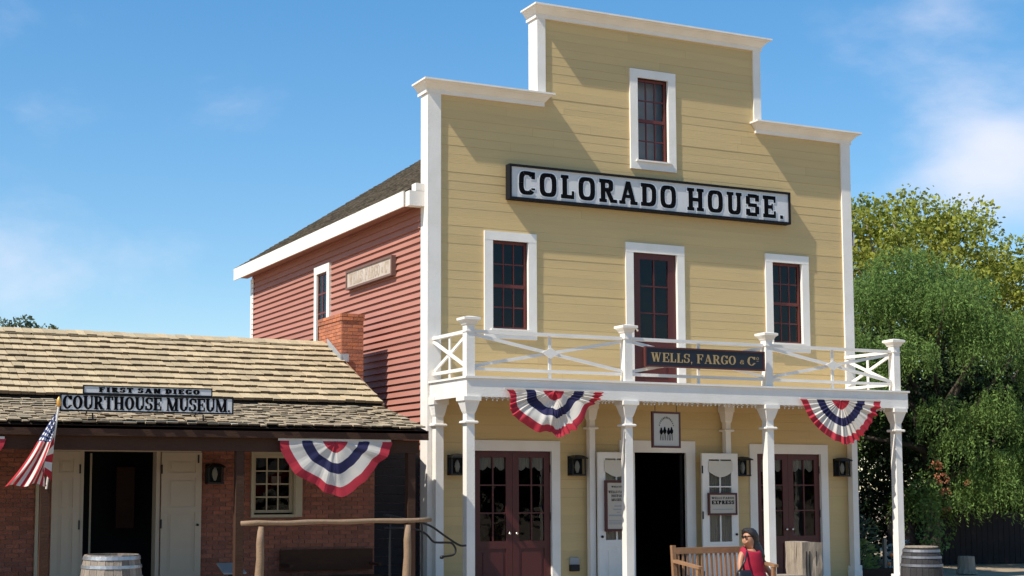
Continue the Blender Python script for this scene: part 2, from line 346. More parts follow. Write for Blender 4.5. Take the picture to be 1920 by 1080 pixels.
def text(s, m, parent, x0, x1, z0, z1, y, T=.2, t=.14, o=.07, n=2, sf=.12, gap=.12, edge=0, em=None, name='letter'):
    """s set between x0..x1 and z0..z1 on the plane Y=y facing -Y, every letter an object; edge: painted rim round each letter"""
    gs = []; adv = 0
    for ch in s:
        P, w = glyph(ch, T, t, o, n, sf); gs.append((adv, P)); adv += w+(gap if ch != ' ' else 0)
    adv -= gap; sx = (x1-x0)/adv; sz = z1-z0; out = []
    for a, P in gs:
        if not P: continue
        b = MB()
        for pas in ((1, 0) if edge else (0,)):
            b.cur = pas
            for k, poly in enumerate(P):
                cx = sum(p[0] for p in poly)/4; cz = sum(p[1] for p in poly)/4; yy = y-.0005*(k % 7)+(.004 if pas else 0)
                pts = []
                for px, pz in poly:
                    X = x0+(a+px)*sx; Z = z0+pz*sz
                    if pas: X += edge*(1 if px > cx+1e-6 else -1); Z += edge*(1 if pz > cz+1e-6 else -1)
                    pts.append((X, yy, Z))
                b.add(pts, [(0, 1, 2, 3)])
        out.append(b.build(name, [m, em] if edge else m, parent))
    return out

# ------------------------------------------------------------ setting: ground
def sheet(name, m, x0, x1, y0, y1, z, nx=60, ny=60, amp=0):
    vs = []; fs = []
    for j in range(ny+1):
        for i in range(nx+1):
            x = x0+(x1-x0)*i/nx; y = y0+(y1-y0)*j/ny
            vs.append((x, y, z+amp*math.sin(x*.9+1.3*math.sin(y*.5))*math.sin(y*.8)))
    for j in range(ny):
        for i in range(nx): a = j*(nx+1)+i; fs.append((a, a+1, a+nx+2, a+nx+1))
    return MB().add(vs, fs).build(name, m, None, smooth=True)
tag(sheet('ground', M['ground'], -350, 350, -350, 350, G-.02, 200, 200, .0), kind='structure')
w = MB().box(-9.5, -.8, -2.6, -.06, G-.1, G+.06).build('porch_floor', M['porch'], None); tag(w, kind='structure')
w = MB().box(0.0, 9.45, -1.75, 0.3, G-.1, G+.05).build('porch_floor', M['porch'], None); tag(w, kind='structure')

# ------------------------------------------------------------ the tall timber house
XL, XR, XC = .10, 9.34, 4.72
TL_, TR_ = 2.26, 7.18
house = thing('timber_house', 'tall yellow false-front timber house with white trim, red clapboard side and balcony over its porch', 'house', (XC, 0, G))
# openings in the front: x0,x1,z0,z1
OP = [(4.37, 5.05, 7.62, 9.22), (1.33, 2.04, 4.32, 5.92), (7.40, 8.11, 4.32, 5.92), (4.24, 5.20, 3.40, 5.90),
      (.97, 2.49, G, 2.20), (4.10, 5.34, G, 2.20), (6.95, 8.47, G, 2.20)]
def cut_rows(x0, x1, z0, z1):
    """pieces of a board left round the openings"""
    xs = sorted({x0, x1, *[max(x0, min(x1, v)) for o in OP if o[2] < z1-1e-4 and o[3] > z0+1e-4 for v in o[:2]]})
    out = []
    for a, b in zip(xs, xs[1:]):
        if b-a < .01: continue
        iv = [(z0, z1)]
        for o in OP:
            if o[0] < b-1e-4 and o[1] > a+1e-4:
                nv = []
                for p, q in iv:
                    if o[2] >= q or o[3] <= p: nv.append((p, q)); continue
                    if o[2] > p: nv.append((p, o[2]))
                    if o[3] < q: nv.append((o[3], q))
                iv = nv
        out += [(a, b, p, q) for p, q in iv if q-p > .004]
    m = []
    for s in out:                              # join what the cuts left whole
        if m and abs(m[-1][1]-s[0]) < 1e-6 and m[-1][2:] == s[2:]: m[-1] = (m[-1][0], s[1], *s[2:])
        else: m.append(s)
    return m
EXP = .158; z = G; bk = MB()
while z < 10.12:
    x0, x1 = (XL, XR) if z < 8.45 else (TL_, TR_)
    z1 = min(z+EXP, 8.45 if z < 8.45 else 10.15)
    for a, b, p, q in cut_rows(x0, x1, z, z1):
        yo = random.uniform(-.002, .001); cutx = []
        if b-a > 4 and random.random() < .8: cutx = [random.uniform(a+1, b-1)]
        for c, d in zip([a]+cutx, cutx+[b]):
            zz = q-random.choice((.0006, .001, .002)) if q == z1 else q
            o = MB(); yb = yo+random.uniform(-.001, .001)
            o.add([(c+.001, .0+yb, p), (d-.001, .0+yb, p), (d-.001, .03, p), (c+.001, .03, p), (c+.001, .0018+yb, zz), (d-.001, .0018+yb, zz), (d-.001, .03, zz), (c+.001, .03, zz)],
                  [(3, 2, 1, 0), (4, 5, 6, 7), (0, 1, 5, 4), (1, 2, 6, 5), (2, 3, 7, 6), (3, 0, 4, 7)])
            o.build('board', M['yellow'], house)
        bk.box(a, b, .032, .20, p, q)
    z = z1
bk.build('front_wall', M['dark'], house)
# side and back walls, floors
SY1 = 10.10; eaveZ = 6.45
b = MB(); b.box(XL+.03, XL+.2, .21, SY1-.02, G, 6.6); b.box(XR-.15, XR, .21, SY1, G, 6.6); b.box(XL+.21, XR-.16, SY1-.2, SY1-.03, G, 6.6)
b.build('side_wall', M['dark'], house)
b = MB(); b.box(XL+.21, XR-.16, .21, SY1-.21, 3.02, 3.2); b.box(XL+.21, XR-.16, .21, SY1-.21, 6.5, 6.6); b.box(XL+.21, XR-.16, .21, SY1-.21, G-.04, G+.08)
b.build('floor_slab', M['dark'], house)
b = MB(); b.box(TL_+.05, TR_-.05, .3, .34, 6.65, 10.0); b.build('parapet_back', M['white'], house)
# red clapboards, each a wedge-shaped board
SW = (4.76, 5.66, 4.15, 6.10)                 # side window, outer trim Y0,Y1,Z0,Z1
z = G+.0; CE = .1215
def clap(y0, y1, z0, z1, e=0):
    o = MB(); xo = XL-.006-e
    o.add([(xo-.038, y0, z0), (XL+.03, y0, z0), (XL+.03, y0, z1), (xo+.004, y0, z1), (xo-.038, y1, z0), (XL+.03, y1, z0), (XL+.03, y1, z1), (xo+.004, y1, z1)],
          [(0, 1, 2, 3), (7, 6, 5, 4), (0, 4, 5, 1), (1, 5, 6, 2), (2, 6, 7, 3), (3, 7, 4, 0)])
    o.build('clapboard', M['red'], house)
while z < 6.5:
    z1 = min(z+CE, 6.55); e = random.uniform(0, .003)
    if z1 < SW[3]-.01 and z > SW[2]+.01:
        clap(.27, SW[0]+.03, z, z1, e); clap(SW[1]-.03, SY1, z, z1, e)
    else:
        c = random.uniform(3, 7); clap(.27, c-.002, z, z1, e); clap(c+.002, SY1, z, z1, e+random.uniform(-.001, .001))
    z = z1
# corner boards
for x0, x1, y0, y1, z0, z1 in ((XL-.035, XL+.22, -.035, 0.0, G+.4, 8.43), (XL-.035, XL+.0, .0, .262, G+.4, 8.43), (XR-.20, XR+.03, -.035, .0, G+.4, 8.43), (XR+.002, XR+.032, 0, .262, G+.4, 8.43),
        (TL_-.02, TL_+.15, -.035, .0, 8.66, 10.09), (TL_-.022, TL_-.002, 0, .30, 8.66, 10.09), (TR_-.15, TR_+.02, -.035, .0, 8.66, 10.09), (TR_+.002, TR_+.022, 0, .30, 8.66, 10.09),
        (XL-.04, XL-.0, SY1+.0, SY1+.09, G, 6.44), (XL-.04, XL-.028, SY1-.12, SY1, G, 6.44)):
    box('corner_board', M['white'], house, x0, x1, y0, y1, z0, z1)
for x0, x1 in ((XL-.06, XL+.25), (XR-.24, XR+.055)): box('plinth', M['white'], house, x0, x1, -.06, .30, G, G+.39)
# cornices: a moulded profile swept along the wall head with mitred returns
def cornice(x0, x1, z0, ya, left_ret, right_ret):
    prof = [(0.0, 0), (.035, 0), (.035, .075), (.055, .085), (.075, .105), (.125, .15), (.16, .165), (.165, .178), (.215, .182), (.215, .212), (.0, .225)]
    b = MB(); n = len(prof); vs = []
    for sx, xx in ((-1, x0), (1, x1)):
        for d, h in prof: vs.append((xx+sx*d*.62, -d*1.16, z0+h))
    fs = [(i, i+n, (i+1) % n+n, (i+1) % n) for i in range(n)]
    b.add(vs, fs)
    for sx, xx, ret in ((-1, x0, left_ret), (1, x1, right_ret)):
        vs = []
        for yy in (0, 1):
            for d, h in prof: vs.append((xx+sx*d*.62, -d*1.16 if yy == 0 else ret, z0+h))
        b.add(vs, [(i, (i+1) % n, (i+1) % n+n, i+n) if sx < 0 else (i+n, (i+1) % n+n, (i+1) % n, i) for i in range(n)]); b.add([vs[i] for i in range(n, 2*n)], [tuple(range(n))])
    b.build('cornice', M['white'], house)
cornice(TL_-.03, TR_+.03, 10.07, 0, .34, .34)
cornice(XL-.045, TL_+.10, 8.43, 0, .34, -.0); cornice(TR_-.10, XR+.045, 8.43, 0, -.0, .34)
# parapet caps behind the cornices
b = MB(); b.box(TL_-.02, TR_+.02, .0, .34, 10.10, 10.16); b.build('parapet_cap', M['white'], house)
b = MB(); b.box(XL, TL_-.03, .0, .3, 8.45, 8.5); b.box(TR_+.03, XR, .0, .3, 8.45, 8.5); b.build('parapet_cap', M['white'], house)
b = MB(); b.box(XL+.002, TL_-.03, .205, .28, 6.6, 8.44); b.box(TR_+.03, XR-.002, .205, .28, 6.6, 8.44); b.build('parapet_back', M['white'], house)

def hwindow(par, x0, x1, z0, z1, cols, rows, trim=.165, split=True, sill=True, name='window', fm='white', sm='sash', yb=0.0, tw=None):
    """trim round an opening x0..x1, z0..z1, sash bars and one object per pane, set back in the wall"""
    tw = tw or trim
    fr = MB(); y = yb-.035
    fr.box(x0-trim, x0, y, yb+.06, z0, z1+trim*.001); fr.box(x1, x1+trim, y, yb+.06, z0, z1); fr.box(x0-trim, x1+trim, y-.003, yb+.06, z1, z1+trim*.95)
    fr.box(x0-trim, x1+trim, y-.004, yb+.06, z0-trim*.9, z0)
    f = fr.build(name, M[fm], par)
    if sill: box('sill', M[fm], f, x0-.05, x1+.05, y-.04, yb+.05, z0-.005, z0+.025)
    s = MB(); fw = .05; ys, ye = yb+.055, yb+.10
    s.box(x0+.001, x0+fw, ys, ye, z0+.026, z1-.001); s.box(x1-fw, x1-.001, ys, ye, z0+.026, z1-.001); s.box(x0+fw, x1-fw, ys, ye, z1-fw, z1-.001); s.box(x0+fw, x1-fw, ys, ye, z0+.026, z0+fw+.02)
    zm = (z0+z1)/2
    if split: s.box(x0+fw, x1-fw, ys-.004, ye, zm-.03, zm+.03)
    gx0, gx1 = x0+fw, x1-fw; mw = .022
    for i in range(1, cols): xx = gx0+(gx1-gx0)*i/cols; s.box(xx-mw/2, xx+mw/2, ys+.012, ye-.01, z0+fw, z1-fw)
    zs = []
    for (a, b_) in ([(z0+fw+.02, zm-.03), (zm+.03, z1-fw)] if split else [(z0+fw+.02, z1-fw)]):
        rr = rows//2 if split else rows
        for i in range(rr):
            p, q = a+(b_-a)*i/rr, a+(b_-a)*(i+1)/rr; zs.append((p, q))
            if i: s.box(gx0, gx1, ys+.0125, ye-.0105, p-mw/2, p+mw/2)
    s.build('sash', M[sm], f)
    for i in range(cols):
        for p, q in zs:
            a = gx0+(gx1-gx0)*i/cols; c = gx0+(gx1-gx0)*(i+1)/cols; yy = ys+.022+random.uniform(-.001, .001); dt = random.uniform(-.003, .003)
            MB().add([(a, yy, p), (c, yy+dt, p), (c, yy+dt, q), (a, yy, q)], [(0, 1, 2, 3)]).build('pane', M['glass'], f)
    return f
for o in OP[:3]: hwindow(house, o[0], o[1], o[2], o[3], 3, 4)
# balcony door with glazed upper part
def door_leaf(par, x0, x1, z0, z1, cols, rows, gz0, pm, knob=None, yb=0.03, val=False, stile=.10, name='door', curtains=False, label=None, hinge=None):
    d = MB(); ys, ye = yb, yb+.045; top = z1-.11
    d.box(x0, x0+stile, ys, ye, z0, z1); d.box(x1-stile, x1, ys, ye, z0, z1); d.box(x0+stile, x1-stile, ys, ye, top, z1); d.box(x0+stile, x1-stile, ys, ye, gz0-.13, gz0)
    d.box(x0+stile, x1-stile, ys, ye, z0, z0+.16)
    d.box(x0+stile, x1-stile, ys+.015, ye-.01, z0+.16, gz0-.13)
    d.box(x0+stile+.06, x1-stile-.06, ys+.004, ys+.014, z0+.22, gz0-.19)
    g0, g1 = x0+stile, x1-stile
    for i in range(1, cols): xx = g0+(g1-g0)*i/cols; d.box(xx-.014, xx+.014, ys+.004, ye-.01, gz0, top)
    for i in range(1, rows): zz = gz0+(top-gz0)*i/rows; d.box(g0, g1, ys+.0045, ye-.011, zz-.012, zz+.012)
    o = d.build(name, M[pm], par, label)
    for i in range(cols):
        for j in range(rows):
            a = g0+(g1-g0)*i/cols; c = g0+(g1-g0)*(i+1)/cols; p = gz0+(top-gz0)*j/rows; q = gz0+(top-gz0)*(j+1)/rows
            MB().add([(a, ys+.02, p), (c, ys+.02, p), (c, ys+.02, q), (a, ys+.02, q)], [(0, 1, 2, 3)]).build('pane', M['glass'], o)
    if knob is not None:
        MB().lathe((knob, ys-.03, z0+1.05), [(.001, -.028), (.02, -.02), (.028, 0), (.02, .02), (.001, .028)], 10).build('knob', M['brass'], o, smooth=True)
    if hinge is not None:
        for hz in (z0+.25, (z0+z1)/2+.1, z1-.3): box('hinge', M['iron'], o, hinge-.014, hinge+.014, ys-.012, ys-.002, hz-.07, hz+.07)
    if val:                                     # scalloped valance behind the glass
        b = MB(); k = 24; vs = []
        for i in range(k+1):
            u = i/k; x = g0+(g1-g0)*u; dz = .14+.055*abs(math.sin(u*math.pi*3))+(.05*(abs(u-.5)*2))
            vs += [(x, ye+.006+.008*math.sin(u*40), top), (x, ye+.006+.008*math.sin(u*40), top-dz)]
        b.add(vs, [(2*i, 2*i+2, 2*i+3, 2*i+1) for i in range(k)]); b.build('valance', M['curtain'], o)
    if curtains:
        b = MB(); k = 40; vs = []
        for i in range(k+1):
            u = i/k; x = g0+(g1-g0)*u; yy = ye+.008+.012*math.sin(u*70); vs += [(x, yy, top-.02), (x, yy, gz0)]
        b.add(vs, [(2*i, 2*i+2, 2*i+3, 2*i+1) for i in range(k)]); b.build('curtain', M['curtain'], o)
    return o
def casing(par, x0, x1, z1, tr=.165, m='white', z0=G+.05, nm='door_frame', yb=0.0):
    b = MB(); y = yb-.03
    b.box(x0-tr, x0, y, yb+.1, z0, z1); b.box(x1, x1+tr, y, yb+.1, z0, z1); b.box(x0-tr, x1+tr, y-.003, yb+.1, z1, z1+tr*1.08)
    return b.build(nm, M[m], par)
casing(house, 4.24, 5.20, 5.90, z0=3.40)
door_leaf(house, 4.242, 5.198, 3.40, 5.898, 2, 3, 4.28, 'maroon', knob=4.32, stile=.17)
casing(house, .97, 2.49, 2.20, tr=.17); casing(house, 6.95, 8.47, 2.20, tr=.17); casing(house, 4.10, 5.34, 2.20, tr=.2)
for c in (1.73, 7.71):
    door_leaf(house, c-.758, c-.003, G+.06, 2.198, 2, 3, .63, 'maroon', knob=c-.07, val=True, stile=.125)
    door_leaf(house, c+.003, c+.758, G+.06, 2.198, 2, 3, .63, 'maroon', knob=c+.07, val=True, stile=.125, hinge=c+.758)
# the middle pair stands open, folded back against the wall
lf = door_leaf(house, 3.30, 4.07, G+.06, 2.19, 2, 3, .63, 'white', yb=-.26, stile=.15, curtains=True, val=True, label='white glazed leaf folded back left of the entrance')
rt = door_leaf(house, 5.53, 6.33, G+.06, 2.19, 2, 3, .56, 'white', yb=-.26, stile=.15, curtains=True, val=True, label='white glazed leaf folded back right of the entrance', hinge=5.53)
for o_, x in ((lf, 3.37), (rt, 6.27)): MB().lathe((x, -.28, .69), [(.001, -.025), (.022, -.015), (.026, 0), (.022, .015), (.001, .025)], 10).build('knob', M['iron'], o_, smooth=True)
for o_, x0, x1 in ((lf, 3.43, 3.95), (rt, 5.67, 6.20)):     # shaped pelmet board over the glass
    b = MB(); k = 14; vs = []
    for i in range(k+1):
        u = i/k; x = x0+(x1-x0)*u; dz = .20+.10*math.sin(u*math.pi)
        vs += [(x, -.275, 2.05), (x, -.275, 2.05-dz)]
    b.add(vs, [(2*i, 2*i+2, 2*i+3, 2*i+1) for i in range(k)])
    b.build('pelmet', M['cream'], o_)

# side window, facing -X
b = MB(); y0, y1, z0, z1 = SW; xx = XL-.075
b.box(xx, XL+.02, y0, y0+.15, z0, z1-.16); b.box(xx, XL+.02, y1-.15, y1, z0, z1-.16); b.box(xx-.003, XL+.02, y0, y1, z1-.16, z1); b.box(xx-.003, XL+.02, y0, y1, z0-.001, z0+.14)
sw = b.build('window', M['white'], house, 'narrow window in the red side wall')
b = MB(); b.box(XL+.0, XL+.028, y0+.15, y1-.15, z0+.14, z1-.16); b.build('recess', M['dark'], sw)
b = MB(); xs = XL-.036
for q in (0, .29, .58): b.box(xs, xs+.02, y0+.15+q, y0+.19+q-.02*(q == .29), z0+.14, z1-.16)
for zz in (z0+.14, 4.75, 5.1, 5.5, z1-.20): b.box(xs+.001, xs+.019, y0+.17, y1-.17, zz, zz+.035)
b.build('sash', M['sash'], sw)
for i in range(2):
    for j in range(4):
        a = y0+.17+i*.29; p = z0+.15+j*.4; MB().add([(xs+.012, a, p), (xs+.012, a+.28, p), (xs+.012, a+.28, p+.4), (xs+.012, a, p+.4)], [(3, 2, 1, 0)]).build('pane', M['glass'], sw)

# roof of the house: two slopes of small dark shingles over boarding, fascia along the eave
slope = .64; RZ = 6.74+slope*(XC+.22-0)
for s in (1, -1):
    xe = XL-.32 if s > 0 else XR+.32
    b = MB(); y0, y1 = .29, SY1+.38
    ze = 6.72; zr = ze+slope*abs(XC-xe)
    b.add([(xe, y0, ze), (XC, y0, zr), (XC, y1, zr), (xe, y1, ze), (xe, y0, ze-.12), (XC, y0, zr-.12), (XC, y1, zr-.12), (xe, y1, ze-.12)], [(0, 1, 2, 3), (7, 6, 5, 4), (0, 4, 5, 1), (2, 6, 7, 3), (3, 7, 4, 0), (1, 5, 6, 2)])
    rf = b.build('roof', M['under'], house)
    b = MB(); Lr = math.hypot(XC-xe, zr-ze); rows = int(Lr/.145); ux = (XC-xe)/Lr; uz = (zr-ze)/Lr; nxv = -uz*s*1.0; nz = abs(ux)
    for i in range(rows+1):
        yy = y0
        while yy < y1:
            wd = random.uniform(.10, .2); e = min(yy+wd, y1)
            t0 = i*.145-.03+random.uniform(-.012, .012); t1 = min(t0+.17, Lr); th = .022+random.uniform(0, .012)
            def pt(t, h, y): return (xe+ux*t+nxv*h, y, ze+uz*t+nz*h)
            q = [pt(t0, .004, yy+.003), pt(t1, .0, yy+.003), pt(t1, .0, e), pt(t0, .004, e), pt(t0, th, yy+.003), pt(t1, .006, yy+.003), pt(t1, .006, e), pt(t0, th, e)]
            b.add(q, [(4, 5, 6, 7), (0, 4, 7, 3), (0, 1, 5, 4), (2, 3, 7, 6)]); yy = e
    b.build('shingle', M['shing3'], rf, kind='stuff')
    xf = xe-.015*s
    MB().box(min(xf, xf-.03*s), max(xf, xf-.03*s), .285, SY1+.40, 6.44, 6.715).build('fascia', M['white'], rf)
    MB().box(min(xe+.0, XL if s > 0 else XR), max(xe, XL-.03 if s > 0 else XR), .30, SY1+.36, 6.50, 6.52).build('soffit', M['red'], rf)
    b = MB(); b.bar((xe, SY1+.40, 6.58), (XC, SY1+.40, 6.58+slope*abs(XC-xe)), .24, .03); b.build('rake_board', M['white'], rf)
b = MB(); b.box(XL-.32, XL-.04, .10, .28, 6.44, 6.70); b.box(XL-.2, XL-.04, .10, .28, 6.705, 6.84); b.build('eave_return', M['white'], house)
b = MB(); b.add([(XL, SY1, 6.44), (XR, SY1, 6.44), (XC, SY1, RZ)], [(2, 1, 0)]); b.build('gable', M['red'], house)

# balcony and porch
YF = -1.52
b = MB(); b.box(XL+.0, XR+.0, YF, YF+.04, 3.04, 3.335); b.build('fascia', M['white'], house)
for x0, x1 in ((XL, XL+.04), (XR-.04, XR)): box('fascia', M['white'], house, x0, x1, YF+.041, -.045, 3.04, 3.335)
b = MB(); b.box(XL-.03, XR+.03, YF-.026, -.04, 3.337, 3.372); b.build('balcony_deck', M['white'], house)
b = MB()
for i in range(11): yy = YF+.05+i*.131; b.box(XL+.045, XR-.045, yy, yy+.125, 3.10, 3.13)
b.build('porch_ceiling', M['cream'], house)
CX = [.19, 3.20, 6.17, 9.13]
def column(cx, cy, h=.074, zt=3.04, cap=.155):
    b = MB(); b.frustum(cx, cy, [(h, G+.30), (h*.97, 2.76)]); b.frustum(cx, cy, [(h+.035, G+.05), (h+.035, G+.30)])
    b.frustum(cx, cy, [(h*.97, 2.76), (h+.015, 2.80), (cap*.88, 2.965), (cap, 2.97), (cap, zt-.001)])
    b.frustum(cx, cy, [(h+.035, 2.60), (h+.045, 2.612), (h+.045, 2.632), (h+.03, 2.645)])
    return b.build('column', M['white'], house)
for cx in CX: column(cx, YF+.115)
for cx, h in ((.225, .074), (3.24, .058), (6.19, .058), (9.17, .062)): column(cx, -.12, h, 3.10, .11 if h < .07 else .14)
# frilled trim under the fascia: a cord of little clips
b = MB(); x = XL+.3
while x < XR-.2:
    if all(abs(x-c) > .26 for c in CX):
        dz = .022*abs(math.sin(x*3.1))+random.uniform(0, .012)
        b.lathe((x, YF+.03, 3.02-dz), [(.004, .012), (.013, .004), (.014, -.008), (.004, -.02)], 6)
        b.bar((x-.03, YF+.03, 3.035), (x+.03, YF+.03, 3.035-dz*.6), .012, .012)
    x += random.uniform(.06, .13)
b.build('festoon_trim', M['white'], house, kind='stuff')
# railing
def railing(pa, pb, diamond=False):
    pa = Vector(pa); pb = Vector(pb); b = MB(); up = Vector((0, 0, 1)); t = (pb-pa).normalized(); sd = Vector((t.y, -t.x, 0))
    def P(u, z, off=0): q = pa.lerp(pb, u); return (q.x+sd.x*off, q.y+sd.y*off, z)
    b.bar(P(0, 4.115), P(1, 4.115), .075, .055, (0, 0, 1)); b.bar(P(0, 3.50), P(1, 3.50), .06, .05, (0, 0, 1))
    r = b.build('rail', M['white'], house)
    q = MB(); q.bar(P(0, 4.06, .012), P(1, 3.55, .012), .055, .03, sd); q.build('brace', M['white'], r)
    q = MB(); q.bar(P(0, 3.55, -.012), P(1, 4.06, -.012), .055, .0295, sd); q.build('brace', M['white'], r)
    q = MB(); L_ = (pb-pa).length; c = pa.lerp(pb, .5); w_ = .028/L_
    q.bar((c.x, c.y, 3.375), (c.x, c.y, 4.085), .055, .02, sd); q.build('baluster', M['white'], r)
    if diamond:
        q = MB(); k = .125; o_ = .04
        vs = [P(.5-k*1.35/L_, 3.805, o_), P(.5, 3.805+k*.75, o_), P(.5+k*1.35/L_, 3.805, o_), P(.5, 3.805-k*.75, o_)]
        vs += [P(.5-k*1.35/L_, 3.805, .028), P(.5, 3.805+k*.75, .028), P(.5+k*1.35/L_, 3.805, .028), P(.5, 3.805-k*.75, .028)]
        q.add(vs, [(0, 1, 2, 3), (7, 6, 5, 4), (0, 4, 5, 1), (1, 5, 6, 2), (2, 6, 7, 3), (3, 7, 4, 0)]); q.build('rosette', M['white'], r)
yr = YF+.11
for a, c in zip(CX, CX[1:]): railing((a+.1, yr, 0), (c-.1, yr, 0), True)
for x in (CX[0], CX[3]): railing((x, yr+.1, 0), (x, -.04, 0))
for x in CX:
    b = MB(); b.frustum(x, yr, [(.075, 3.372), (.075, 4.215)]); b.frustum(x, yr, [(.088, 4.10), (.088, 4.12)])
    p = b.build('post', M['white'], house)
    b = MB(); b.frustum(x, yr, [(.09, 4.216), (.11, 4.255), (.115, 4.27), (.15, 4.295), (.15, 4.335), (.04, 4.36)]); b.build('post_cap', M['white'], p)

# long sign on the front
def framed_sign(name, label, x0, x1, z0, z1, yf, board, frame, fw=.045, th=.12, cat='sign', lip=.02):
    t = thing(name, label, cat, ((x0+x1)/2, yf, z0))
    box('panel', M[board], t, x0+fw, x1-fw, yf, yf+.04, z0+fw, z1-fw)
    b = MB(); b.box(x0, x1, yf-lip, yf+th, z1-fw, z1); b.box(x0, x1, yf-lip, yf+th, z0, z0+fw); b.box(x0, x0+fw, yf-lip+.001, yf+th, z0+fw, z1-fw); b.box(x1-fw, x1, yf-lip+.001, yf+th, z0+fw, z1-fw)
    b.build('frame', M[frame], t)
    return t
s = framed_sign('long_sign', 'long pale grey sign with large black slab letters high on the yellow front', 1.60, 7.76, 6.66, 7.29, -.14, 'signgrey', 'black', fw=.04, th=.135, lip=.03)
txt = 'COLORADO HOUSE.'
text(txt, M['letter'], s, 1.79, 7.60, 6.755, 7.185, -.149, T=.22, t=.17, o=.07, n=3.4, sf=.15, gap=.20, edge=.018, em=M['signwhite'])
# company board hung on the railing
s = framed_sign('company_board', 'black board with gold lettering hung on the middle bay of the balcony railing', 3.48, 6.00, 3.635, 3.985, YF-.05, 'navyb', 'maroon', fw=.028, th=.05, lip=.012)
text('WELLS, FARGO', M['gold'], s, 3.60, 5.37, 3.725, 3.885, YF-.054, T=.20, t=.08, o=.07, n=2.1, sf=.06, gap=.10)
text('&', M['gold'], s, 5.45, 5.56, 3.73, 3.87, YF-.054, T=.1, t=.06, n=2)
text('Co', M['gold'], s, 5.62, 5.88, 3.725, 3.885, YF-.054, T=.20, t=.08, o=.07, n=2.1, sf=.06, gap=.08)
# picture sign hanging under the porch
hx, hy = 4.07, -1.30
s = thing('hanging_sign', 'small square picture sign hanging under the porch above the open entrance', 'sign', (hx, hy, 2.25))
box('panel', M['poster'], s, hx-.30, hx+.30, hy, hy+.02, 2.28, 2.85)
b = MB(); x0, x1, z0, z1, f = hx-.33, hx+.33, 2.25, 2.88, .035
b.box(x0, x1, hy-.01, hy+.03, z1-f, z1); b.box(x0, x1, hy-.01, hy+.03, z0, z0+f); b.box(x0, x0+f, hy-.009, hy+.03, z0+f, z1-f); b.box(x1-f, x1, hy-.009, hy+.03, z0+f, z1-f)
b.build('frame', M['maroon'], s)
b = MB()
for x in (hx-.25, hx+.25): b.tube([(x, hy+.01, 2.88), (x, hy+.01, 3.10)], .006, 5)
b.build('chain', M['iron'], s)
b = MB(); yy = hy-.004
for i in range(13):                            # arc of small letters over a row of riders
    a = R(158-136*i/12); b.bar((hx+.17*math.cos(a), yy, 2.56+.20*math.sin(a)), (hx+.185*math.cos(a), yy, 2.56+.235*math.sin(a)), .014, .002)
for i, x in enumerate((-.12, -.04, .05, .12)):
    b.lathe((hx+x, yy, 2.53+.012*(i % 2)), [(.001, -.05), (.035, -.03), (.04, .01), (.022, .035), (.016, .065), (.001, .075)], 8, sy=.08)
    for q in (-.025, .02): b.bar((hx+x+q, yy-.001*q, 2.38), (hx+x+q*.6, yy, 2.50), .010, .002)
b.build('picture', M['letter'], s)
tagged = s; s.rotation_euler = (0, 0, R(9))
# notice boards on the open leaves
s = framed_sign('notice_board', 'tall framed notice hung on the left open white door leaf', 3.41, 3.95, .78, 1.69, -.315, 'poster', 'maroon', fw=.045, th=.03, lip=.01)
for tx, zz, hh, w_ in (('WELCOME', 1.56, .03, .28), ('WELLS FARGO', 1.46, .045, .40), ('HISTORY', 1.39, .045, .28), ('MUSEUM', 1.32, .045, .28)):
    text(tx, M['letter'], s, 3.68-w_/2, 3.68+w_/2, zz, zz+hh, -.317, T=.22, t=.12, o=.06, n=2, sf=.1)
b = MB()
for zz, w_, hh in ((1.22, .16, .022), (1.16, .2, .022), (1.11, .06, .02), (1.05, .40, .028), (.97, .40, .012), (.94, .40, .012), (.91, .40, .012)): b.box(3.68-w_/2, 3.68+w_/2, -.3175, -.3155, zz, zz+hh)
b.build('small_print', M['plaque'], s)
s = framed_sign('express_sign', 'small framed notice hung on the right open white door leaf', 5.62, 6.26, 1.05, 1.46, -.315, 'poster', 'maroon', fw=.035, th=.03, lip=.01)
text('WELLS FARGO', M['letter'], s, 5.69, 6.19, 1.345, 1.385, -.317, T=.2, t=.12, o=.06, n=2, sf=.1)
text('EXPRESS', M['letter'], s, 5.69, 6.19, 1.25, 1.32, -.317, T=.28, t=.18, o=.06, n=2.6, sf=.16)
b = MB(); b.box(5.71, 6.17, -.3175, -.3155, 1.15, 1.165); b.build('small_print', M['plaque'], s)
# lanterns
def lantern(cx, yb, z0, z1, w_, label):
    t = thing('wall_lantern', label, 'lantern', (cx, yb, z0), 'black box lanterns on the walls'); h = w_/2; d = .17; c = .018
    b = MB(); b.box(cx-h-.01, cx+h+.01, yb-.02, yb-.001, z0, z1+.0)
    b.build('back_plate', M['iron'], t)
    b = MB()
    for x in (cx-h, cx+h-c):
        for y in (yb-d, yb-.04): b.box(x, x+c, y, y+c, z0+.03, z1-.05)
    b.box(cx-h-.005, cx+h+.005, yb-d-.005, yb-.021, z0, z0+.03)
    b.build('frame', M['iron'], t)
    b = MB(); b.frustum(cx, yb-d/2-.012, [(h+.012, z1-.05), (h+.005, z1-.03), (h*.55, z1+.01), (.02, z1+.02)]); b.build('cap', M['iron'], t)
    b = MB(); b.add([(cx-h+c, yb-d+.008, z0+.03), (cx+h-c, yb-d+.008, z0+.03), (cx+h-c, yb-d+.008, z1-.05), (cx-h+c, yb-d+.008, z1-.05)], [(0, 1, 2, 3)]); b.build('pane', M['glass'], t)
    b = MB(); b.lathe((cx, yb-d/2-.01, z0+.05), [(.018, 0), (.03, .04), (.045, .10), (.04, .15), (.02, .20), (.006, .22)], 12); b.build('bulb', M['bulb'], t, smooth=True)
    return t
Z0l, Z1l = 1.77, 2.12
